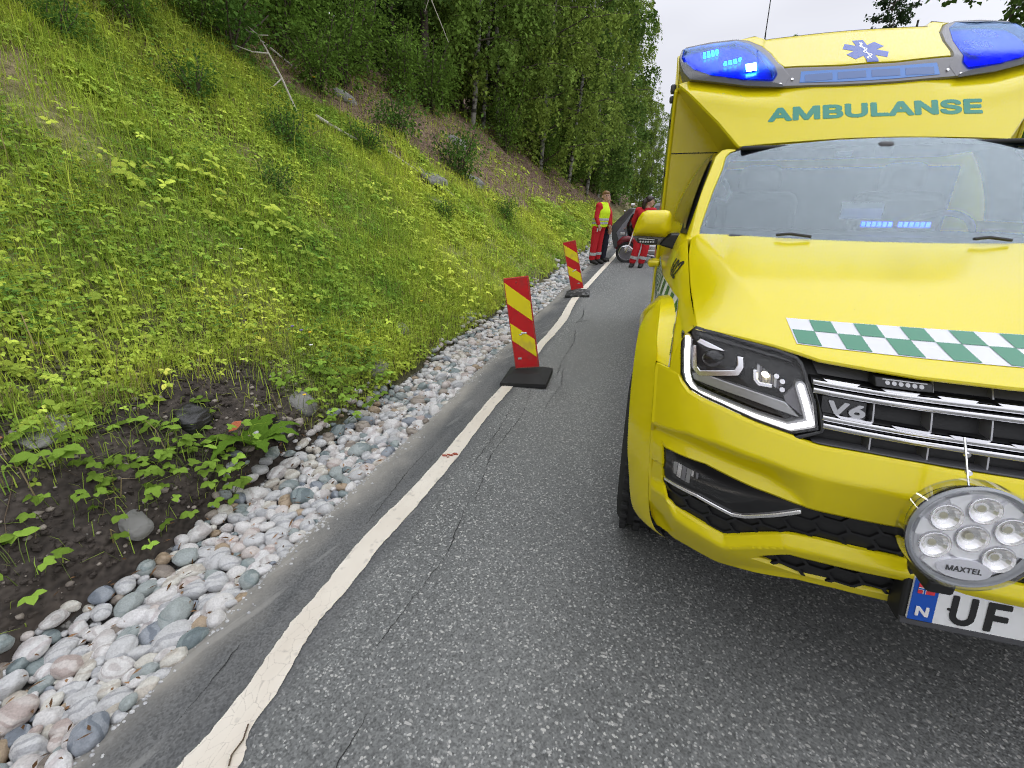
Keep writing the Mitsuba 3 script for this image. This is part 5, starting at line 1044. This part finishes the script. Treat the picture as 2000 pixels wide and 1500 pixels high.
branch('long thin stick low on the slope below the flat rock', [[on(-4.2, 8.4, .04), on(-3.5, 8.9, .06), on(-3.0, 9.4, .03)]], [.022])
branch('bare pale twig hanging in front of the pine trunk', [[(-6.0, 12.5, 6.4), (-5.7, 12.6, 6.1), (-5.5, 12.7, 5.6), (-5.35, 12.8, 5.2)], [(-5.7, 12.6, 6.1), (-5.85, 12.6, 5.8)]], [.018, .012])

# ------------------------------------------------------------------ marker boards
SRED = mat('sign_red', two(prin(proc(lambda p, n, uv: mix((0.62, 0.012, 0.016), (0.50, 0.03, 0.03), smoothstep(.5, .8, fbm(p.x * 14, p.y * 14, p.z * 9)))), 0.35)))
SYEL = mat('sign_yellow', two(prin(proc(lambda p, n, uv: mix((0.90, 0.76, 0.01), (0.75, 0.60, 0.05), smoothstep(.55, .85, fbm(p.x * 14, p.y * 14, p.z * 9)))), 0.35)))
BASE2 = mat('worn_rubber', two(prin(proc(lambda p, n, uv: mix((.03, .03, .03), (.16, .16, .16), smoothstep(.45, .75, fbm(p.x * 25, p.y * 25, p.z * 25)))), .8)))
SEDGE = mat('sign_edge', two(prin((0.45, 0.06, 0.05), 0.5)))
def marker(x, y, lean, yaw, label, base_m, w=.218, h=.80, btilt=0.0):
    o = thing('marker_board', label, 'road sign'); z0 = float(gh(x, y)) + .024
    Rl = trimesh.transformations.rotation_matrix(-lean, [0, 1, 0]); Ry = trimesh.transformations.rotation_matrix(yaw, [0, 0, 1])
    def pl(m, rot=True):
        m = m.copy(); m.apply_translation([0, 0, -.06]); m.apply_transform(Rl if rot else trimesh.transformations.rotation_matrix(-btilt, [0, 1, 0])); m.apply_translation([0, 0, .06]); m.apply_transform(Ry); m.apply_translation([x, y, z0]); return m
    put('board', pl(rbox(w, .022, h, .006, (0, 0, .10 + h / 2))), SRED, o)
    put('border', pl(prism(sbox(-w / 2 + .002, .102, w / 2 - .002, .10 + h - .002).difference(sbox(-w / 2 + .010, .110, w / 2 - .010, .10 + h - .010)), -.0128, .0)), SEDGE, o)
    for (ta, tb, tc, td) in ((.045, .265, .475, .265), (.48, .68, .88, .675)):
        f = lambda s, t: (-w / 2 + s * w, .10 + h * (1 - t))
        put('stripe', pl(prism(mpoly([f(.04, ta), f(.96, tb), f(.96, tc), f(.04, td)]), -.0132, .0)), SYEL, o)
    put('clip', pl(cat(rbox(.055, .010, .016, .004, (.012, -.014, .10 + h * .40)), rbox(.03, .006, .010, .002, (-.02, -.013, .10 + h * .385)))), ALU, o)
    put('sticker', pl(rbox(.035, .003, .016, .001, (-.055 if w > .215 else .04, -.0125, .10 + h * .115))), LTG, o)
    put('bolt', pl(lathe([(0, -.014), (.006, -.014), (.007, -.010)], (.0, 0, .10 + h * .95), 'y', 10)), SEDGE, o)
    s = m3.Manifold.batch_hull([m3.Manifold.cube((.40, .42, .035), True).translate((0, -.03, .0)), m3.Manifold.cube((.25, .20, .02), True).translate((0, -.02, .055))]).to_mesh()
    b = trimesh.Trimesh(s.vert_properties[:, :3], s.tri_verts, process=False); b.apply_translation([0, 0, .018])
    put('base', pl(b, False), base_m, o, smooth=20); put('slot', pl(rbox(.09, .02, .006, .002, (0, -.125, .056)), False), BLK, o)
marker(-.945, 3.78, .137, .06, 'near red marker board with yellow diagonal stripes on a black rubber base', RUB, btilt=.05)
marker(-1.125, 7.95, .22, .10, 'far red marker board with yellow diagonal stripes on a worn grey base', BASE2, w=.214, h=.80, btilt=.06)

# ------------------------------------------------------------------ people
SKIN = mat('skin', two(prin((0.50, 0.30, 0.22), 0.55))); HAIRB = mat('blond_hair', two(prin((0.20, 0.11, 0.04), 0.5))); HAIRD = mat('dark_hair', two(prin((0.025, 0.013, 0.009), 0.4)))
RED = mat('red_cloth', two(prin((0.50, 0.012, 0.02), 0.8))); HIVIS = mat('hi_vis', two(prin((0.62, 0.86, 0.01), 0.7))); REFL = mat('reflective_tape', two(prin((0.42, 0.43, 0.44), 0.5)))
NAVY = mat('navy_cloth', two(prin((0.012, 0.014, 0.03), 0.8))); BOOT = mat('boot', two(prin((0.014, 0.013, 0.013), 0.6))); YTX = mat('yellow_letter', two(prin((0.75, 0.55, 0.02), 0.6)))
def hull2(a, ra, b, rb):
    return m3.Manifold.batch_hull([m3.Manifold.sphere(ra, 14).translate(tuple(map(float, a))), m3.Manifold.sphere(rb, 14).translate(tuple(map(float, b)))])
def body_mesh(parts, ref=.022, it=8):
    m = m3.Manifold.batch_boolean(parts, m3.OpType.Add).refine_to_length(ref).to_mesh()
    t = trimesh.Trimesh(m.vert_properties[:, :3], m.tri_verts); trimesh.smoothing.filter_taubin(t, iterations=it); return t
def chain(pts, rs): return [hull2(pts[i], rs[i], pts[i + 1], rs[i + 1]) for i in range(len(pts) - 1)]
def ell(c, r, n=20):
    return m3.Manifold.sphere(1, n).scale(tuple(map(float, r))).translate(tuple(map(float, c)))
def hand_parts(w, d, fwd, s=1.0):
    """palm from the wrist w along d, five separate fingers, the thumb leaving the side towards fwd."""
    w, d, fwd = np.array(w, float), unit(np.array(d, float)), unit(np.array(fwd, float)); n = unit(np.cross(d, fwd)); out = [hull2(w, .026 * s, w + d * .085 * s, .030 * s)]
    for k, ln in enumerate((.065, .078, .072, .055)):
        b = w + d * .09 * s + fwd * (.030 - .02 * k) * s; out += chain([b, b + d * ln * .5 * s + n * .006, b + d * ln * .85 * s + n * .022], [.0095 * s, .009 * s, .008 * s])
    b = w + d * .03 * s + fwd * .028 * s; out += chain([b, b + d * .035 * s + fwd * .02 * s, b + d * .07 * s + fwd * .022 * s], [.012 * s, .011 * s, .009 * s]); return out
def person(label, j, f, trousers, jacket, hair, long_hair=False, vest=False, letters=False, group=None):
    """j: joints (metres), f: facing of the torso, j['look']: facing of the head."""
    o = thing('person', label, 'person', group); f = unit(np.array(f, float)); J = {k: np.array(v, float) for k, v in j.items()}
    hd, lk = J['head'], unit(J['look']); sd = unit(np.cross([0, 0, 1.0], lk))
    Rh = np.stack([lk, sd, [0, 0, 1.0]], 1); hp = lambda p: hd + Rh @ np.array(p, float)
    # body: head with face, neck, limbs and hands as one surface
    B = [m3.Manifold.batch_hull([ell(hd + [0, 0, .02], (.088, .088, .10)), ell(hp((.012, 0, -.075)), (.062, .062, .05))]), hull2(hp((-.02, 0, -.07)), .052, J['neck'], .058)]
    B += chain([hp((.085, 0, .015)), hp((.110, 0, -.022))], [.012, .016]) + [ell(hp((.088, 0, -.060)), (.014, .026, .010)), ell(hp((.085, .0, .035)), (.012, .045, .010))]
    B += [ell(hp((-.005, s * .088, -.01)), (.022, .012, .030)) for s in (-1, 1)]
    B += chain([J['neck'], J['chest'], J['pelvis']], [.07, .13, .125])
    for s in 'LR':
        B += chain([J['sh' + s], J['el' + s], J['wr' + s]], [.058, .042, .030]) + hand_parts(J['wr' + s], J['wr' + s] - J['el' + s] + [0, 0, -.05], J.get('th' + s, f))
        B += chain([J['hip' + s], J['kn' + s], J['an' + s]], [.085, .058, .042]) + [hull2(J['an' + s], .045, J['toe' + s], .035)]
    put('body', body_mesh(B, .016, 6), SKIN, o, smooth=True)
    for s in (-1, 1):
        put('eye', trimesh.creation.icosphere(2, .0105).apply_translation(hp((.083, s * .031, .018))), BOOT, o, smooth=True)
    put('mouth', trimesh.creation.icosphere(2, 1).apply_transform(trimesh.transformations.compose_matrix(scale=[.008, .020, .004], angles=[0, 0, math.atan2(lk[1], lk[0])], translate=hp((.098, 0, -.056)))), REDM, o, smooth=True)
    H_ = [m3.Manifold.batch_hull([ell(hp((-.018, 0, .045)), (.098, .098, .088)), ell(hp((.02, 0, .085)), (.07, .08, .04))]) - m3.Manifold.cube((.3, .3, .3), True).translate((.0, 0, 0)).rotate((0, 0, 0)).translate(tuple(map(float, hp((.205, 0, -.10)))))]
    if long_hair: H_ += chain([hp((-.08, 0, .02)), hp((-.13, 0, -.02)), hp((-.145, 0, -.10)), hp((-.12, .0, -.17))], [.06, .052, .045, .028])
    put('hair', body_mesh(H_, .015, 3), hair, o, smooth=True)
    if long_hair: put('glasses', tube([hp((.06, -.085, .06)), hp((.09, -.06, .085)), hp((.095, 0, .09)), hp((.09, .06, .085)), hp((.06, .085, .06))], .010, 6), GLOSS, o, smooth=True)
    Jk = chain([J['neck'] - [0, 0, .03], J['chest'], J['pelvis'] + [0, 0, .02]], [.085, .155, .150]) + [hull2(J['shL'], .078, J['shR'], .078), m3.Manifold.batch_hull([ell(J['chest'], (.15, .15, .15)), ell(J['shL'], (.07, .07, .07)), ell(J['shR'], (.07, .07, .07))])]
    for s in 'LR': Jk += chain([J['sh' + s], J['el' + s], J['wr' + s] + (J['el' + s] - J['wr' + s]) * .12], [.070, .056, .046])
    put('jacket', body_mesh(Jk, .022, 6), jacket, o, smooth=True)
    Tr = [m3.Manifold.batch_hull([ell(J['pelvis'], (.148, .148, .12)), ell(J['hipL'], (.10, .10, .10)), ell(J['hipR'], (.10, .10, .10))])]
    for s in 'LR': Tr += chain([J['hip' + s], J['kn' + s], J['an' + s] + [0, 0, .05]], [.112, .088, .078])
    put('trousers', body_mesh(Tr, .024, 5), trousers, o, smooth=True)
    for s in 'LR':
        put('boot', body_mesh(chain([J['an' + s] + [0, 0, .10], J['an' + s] + [0, 0, -.02], J['toe' + s]], [.062, .062, .045]), .02, 4), BOOT, o, smooth=True)
        if trousers == RED:
            a, b = J['kn' + s], J['an' + s]; c = a * .42 + b * .58; dd = unit(b - a)
            put('reflective_band', tube([c - dd * .035, c + dd * .035], .094, 16, False), REFL, o, smooth=True)
    if vest:
        V = chain([J['neck'] - [0, 0, .05], J['chest'], J['pelvis'] + [0, 0, -.02]], [.105, .196, .200]) + [m3.Manifold.batch_hull([ell(J['chest'], (.196, .190, .16)), ell(J['neck'] * .5 + J['shL'] * .5, (.075, .075, .06)), ell(J['neck'] * .5 + J['shR'] * .5, (.075, .075, .06))])]
        V = [m3.Manifold.batch_boolean(V, m3.OpType.Add) - m3.Manifold.cube((2, 2, .4), True).translate((float(J['pelvis'][0]), float(J['pelvis'][1]), float(J['pelvis'][2]) - .24))]
        put('vest', body_mesh(V, .022, 5), HIVIS, o, smooth=True)
        for zb in (.10, .24):
            c = J['pelvis'] * (1 - zb / .5) + J['chest'] * (zb / .5); put('reflective_band', tube([c + [0, 0, -.027], c + [0, 0, .027]], .204, 24, False), REFL, o, smooth=True)
    if letters:
        tx = text2d('AMBULANSE', .30, .05, fat=.05); v = tx.vertices; bk = -f; ax = unit(np.cross(bk, [0, 0, 1.0])) * -1
        u = v[:, 0] / .165; c = J['chest'] + [0, 0, .05]; P = c + np.outer(np.cos(u), bk) * .166 + np.outer(np.sin(u), ax) * .166 + np.outer(v[:, 1], [0, 0, 1.0]) + np.outer(v[:, 2], bk) * .004
        put('lettering', trimesh.Trimesh(P, tx.faces, process=False), YTX, o, smooth=False)
    return o
X, Y = -1.29, 12.4
p1 = person('person in a yellow hi-vis vest and red uniform standing by the road edge', dict(head=(X + .115, Y, 1.635), look=(.45, -.9, -.05), neck=(X + .08, Y, 1.475), chest=(X + .05, Y, 1.26), pelvis=(X - .01, Y, .96),
    shL=(X - .03, Y - .15, 1.42), shR=(X + .13, Y + .16, 1.42), elL=(X - .07, Y - .21, 1.16), elR=(X + .17, Y + .22, 1.17), wrL=(X + .0, Y - .23, .99), wrR=(X + .22, Y + .22, .98),
    hipL=(X - .06, Y - .09, .90), hipR=(X + .03, Y + .09, .90), knL=(X - .10, Y - .10, .50), knR=(X + .0, Y + .10, .50), anL=(X - .13, Y - .09, .11), anR=(X - .02, Y + .10, .11), toeL=(X - .0, Y - .17, .05), toeR=(X + .12, Y + .04, .05)), (.85, -.5, 0), RED, RED, HAIRB, vest=True)
ph_ = thing('phone', 'small pale phone held in the hand of the person in the hi-vis vest', 'phone'); scene[ph_] = mikit.ply(rbox(.03, .02, .09, .006, (X - .02, Y - .25, .86)), LTG, smooth=35)
X, Y = -1.17, 12.95
person('person in dark trousers and red jacket standing behind the hi-vis vest', dict(head=(X - .03, Y, 1.57), look=(.8, .5, -.1), neck=(X - .03, Y, 1.42), chest=(X - .02, Y, 1.22), pelvis=(X, Y, .93),
    shL=(X - .05, Y + .17, 1.37), shR=(X - .02, Y - .17, 1.37), elL=(X + .0, Y + .22, 1.12), elR=(X + .04, Y - .22, 1.12), wrL=(X + .06, Y + .22, .90), wrR=(X + .09, Y - .22, .88),
    hipL=(X, Y + .09, .88), hipR=(X, Y - .09, .88), knL=(X - .02, Y + .09, .48), knR=(X + .0, Y - .09, .48), anL=(X - .06, Y + .10, .10), anR=(X - .03, Y - .10, .10), toeL=(X + .09, Y + .10, .05), toeR=(X + .11, Y - .12, .05)), (1, -.1, 0), NAVY, RED, HAIRD)
X, Y = -.21, 11.9
person('person with dark ponytail in red uniform seen from behind next to the motorcycle', dict(head=(X + .09, Y, 1.515), look=(.9, .35, -.05), neck=(X + .06, Y, 1.365), chest=(X + .02, Y, 1.17), pelvis=(X, Y, .88),
    shL=(X - .15, Y, 1.32), shR=(X + .19, Y + .03, 1.31), elL=(X - .24, Y + .08, 1.08), elR=(X + .25, Y + .10, 1.07), wrL=(X - .21, Y + .22, .93), wrR=(X + .22, Y + .24, .92),
    hipL=(X - .09, Y, .83), hipR=(X + .09, Y, .83), knL=(X - .11, Y - .02, .47), knR=(X + .09, Y - .02, .47), anL=(X - .18, Y, .11), anR=(X + .03, Y, .11), toeL=(X - .21, Y - .10, .05), toeR=(X + .0, Y - .10, .05)), (-.15, 1, 0), RED, RED, HAIRD, long_hair=True, letters=True)

# ------------------------------------------------------------------ motorcycle with sidecar
MRED = mat('red_lacquer', two(prin((0.17, 0.012, 0.022), 0.3, clearcoat=.8))); HULL = mat('grey_hull', two(prin((0.085, 0.092, 0.095), 0.5))); HULL2 = mat('pale_grey_hull', two(prin((0.25, 0.27, 0.30), 0.4)))
def mwheel(o, c, R_, m_=None):
    put('tyre', lathe([(R_ * .74, -.05), (R_ * .9, -.065), (R_ * .985, -.045), (R_, 0), (R_ * .985, .045), (R_ * .9, .065), (R_ * .74, .05)], c, 'y', 40), RUB, o)
    put('rim', lathe([(R_ * .75, -.045), (R_ * .68, -.03), (R_ * .60, -.01), (R_ * .25, -.035), (0, -.045)], c, 'y', 36), MID, o)
    put('rim_ring', lathe([(R_ * .72, -.050), (R_ * .68, -.052), (R_ * .66, -.03)], c, 'y', 36), CHR, o)
sc = thing('sidecar_motorcycle', 'motorcycle with a grey sidecar and red bodywork standing across the road', 'motorcycle')
y0 = 13.0
mwheel(sc, (-.60, y0 - .15, .275), .27)
def solid(pts, dx, dy):
    m = prism(mpoly([(x, z) for x, _, z in pts]), pts[0][1], pts[0][1] + dy); m.vertices[:, 0] += dx * (m.vertices[:, 1] - pts[0][1]) / dy; return m
hullf = [(-1.06, y0 + .2, .90), (-1.02, y0 + .2, .58), (-.95, y0 + .2, .34), (-.84, y0 + .2, .32), (-.86, y0 + .2, .60), (-.92, y0 + .2, .76), (-.50, y0 + .2, 1.33), (-.63, y0 + .2, 1.35), (-.92, y0 + .2, 1.06)]
put('hull', solid(hullf, .10, 1.0), HULL, sc, smooth=20)
sidef = [(-.918, y0 + .19, .755), (-.858, y0 + .19, .60), (-.84, y0 + .19, .50), (-.70, y0 + .19, .60), (-.63, y0 + .19, .80), (-.60, y0 + .19, 1.0), (-.50, y0 + .19, 1.32)]
put('hull_side', solid(sidef, .05, .5), HULL2, sc, smooth=20)
put('windscreen', solid([(-.90, y0 + .18, 1.06), (-.80, y0 + .18, 1.04), (-.56, y0 + .18, 1.30), (-.64, y0 + .18, 1.33)], 0, .015), DKG, sc, smooth=False)
put('seat_back', body_mesh([m3.Manifold.batch_hull([ell((-.47, y0 + .1, 1.14), (.10, .1, .10)), ell((-.56, y0 + .1, .92), (.10, .12, .14)), ell((-.50, y0 + .15, .70), (.12, .12, .16)), ell((-.36, y0 + .15, .70), (.14, .12, .16)), ell((-.36, y0 + .1, 1.1), (.12, .1, .12))])], .03, 4), GLOSS, sc, smooth=True)
put('mudguard', tube([(-.86, y0 - .15, .36), (-.80, y0 - .16, .50), (-.70, y0 - .16, .60), (-.58, y0 - .16, .62), (-.45, y0 - .16, .58), (-.36, y0 - .15, .50)], [.05, .07, .08, .08, .075, .05], 10), MRED, sc, smooth=True)
put('fork', cat(tube([(-.60, y0 - .24, .28), (-.50, y0 - .22, .62), (-.42, y0 - .1, .95)], .028, 8)), CHR, sc, smooth=True)
put('caliper_cover', cat(rbox(.20, .03, .10, .02, (-.56, y0 - .23, .36)), tube([(-.70, y0 - .24, .42), (-.55, y0 - .25, .45), (-.44, y0 - .24, .36)], .018, 6)), CHR, sc)
put('tank', body_mesh([m3.Manifold.batch_hull([ell((-.2, y0 + .2, .86), (.18, .14, .11)), ell((.15, y0 + .2, .82), (.16, .13, .09))])], .03, 4), MRED, sc, smooth=True)
put('saddle', body_mesh([m3.Manifold.batch_hull([ell((.2, y0 + .2, .78), (.14, .14, .06)), ell((.55, y0 + .2, .80), (.14, .14, .06))])], .03, 4), BLK, sc, smooth=True)
eng = [rbox(.34, .34, .26, .05, (-.02, y0 + .1, .34)), rbox(.30, .12, .10, .03, (.02, y0 - .08, .30)), lathe([(.0, -.12), (.08, -.12), (.09, -.06), (.09, .1)], (.05, y0 + .0, .32), 'y', 20), lathe([(.0, -.10), (.06, -.10), (.07, -.02)], (.20, y0 + .0, .40), 'y', 20)]
put('engine', cat(*eng[:2]), SAT, sc); put('engine_cover', eng[2], CHR, sc); put('engine_cover', eng[3], CHR, sc)
put('exhaust', tube([(-.1, y0 - .1, .22), (.2, y0 - .14, .17), (.6, y0 - .14, .22), (.9, y0 - .14, .26)], [.03, .035, .045, .04], 10), CHR, sc, smooth=True)
put('side_stand', tube([(-.05, y0 - .05, .22), (-.12, y0 - .25, .02), (-.07, y0 - .30, .01)], .014, 6), BLK, sc, smooth=True)
put('foot_rest', tube([(.06, y0 - .1, .2), (.06, y0 - .32, .19)], .014, 6), BLK, sc, smooth=True)
mwheel(sc, (.72, y0 + .2, .30), .30); mwheel(sc, (.20, y0 + .35, .21), .20)
put('handlebar', tube([(-.72, y0 + .1, .84), (-.52, y0 + .05, .98), (-.34, y0 + .1, 1.0)], .016, 7), CHR, sc, smooth=True)
for mx, mz in ((-.56, 1.44), (-.755, 1.28)):
    put('mirror', cat(rbox(.11 if mz > 1.4 else .06, .03, .06, .02, (mx, y0 + .3, mz)), tube([(mx, y0 + .3, mz - .02), (mx - .03, y0 + .35, mz - .12)], .008, 5)), CHR, sc)
put('number_box', rbox(.12, .04, .07, .01, (-.74, y0 - .02, .74)), LTG, sc)
# silver car beyond
cc = thing('parked_car', 'silver car parked on the road beyond the motorcycle', 'car')
CARM = mat('silver_paint', two(prin((0.45, 0.47, 0.50), 0.3, metallic=.4, clearcoat=.8))); y1 = 20.0; x1 = .55
sec = [(-.86, .30), (-.88, .62), (-.84, .90), (-.70, 1.02), (-.56, 1.40), (-.45, 1.47)]; prof = sec + [(-a, b) for a, b in sec[::-1]]
put('body', solid([(x1 + a, y1, b) for a, b in prof], 0, 4.2), CARM, cc, smooth=25)
put('rear_window', prism(affinity.translate(mpoly([(-.64, 1.05), (-.52, 1.37), (.52, 1.37), (.64, 1.05)]), x1, 0), y1 - .02, y1 - .004), MID, cc)
put('tailgate', prism(affinity.translate(mpoly([(-.70, .55), (-.66, .98), (.66, .98), (.70, .55)]), x1, 0), y1 - .025, y1 - .005), CARM, cc)
for s in (-1, 1): put('tail_lamp', rbox(.14, .05, .22, .02, (x1 + s * .78, y1, .86)), REDM, cc)
for s in (-1, 1):
    for yy in (.8, 3.4): put('wheel', lathe([(.0, -.1), (.2, -.1), (.31, -.09), (.32, 0), (.31, .09), (.2, .1), (0, .1)], (x1 + s * .78, y1 + yy, .32), 'x', 28), RUB, cc)
labels = {k: v for k, v in labels.items()}
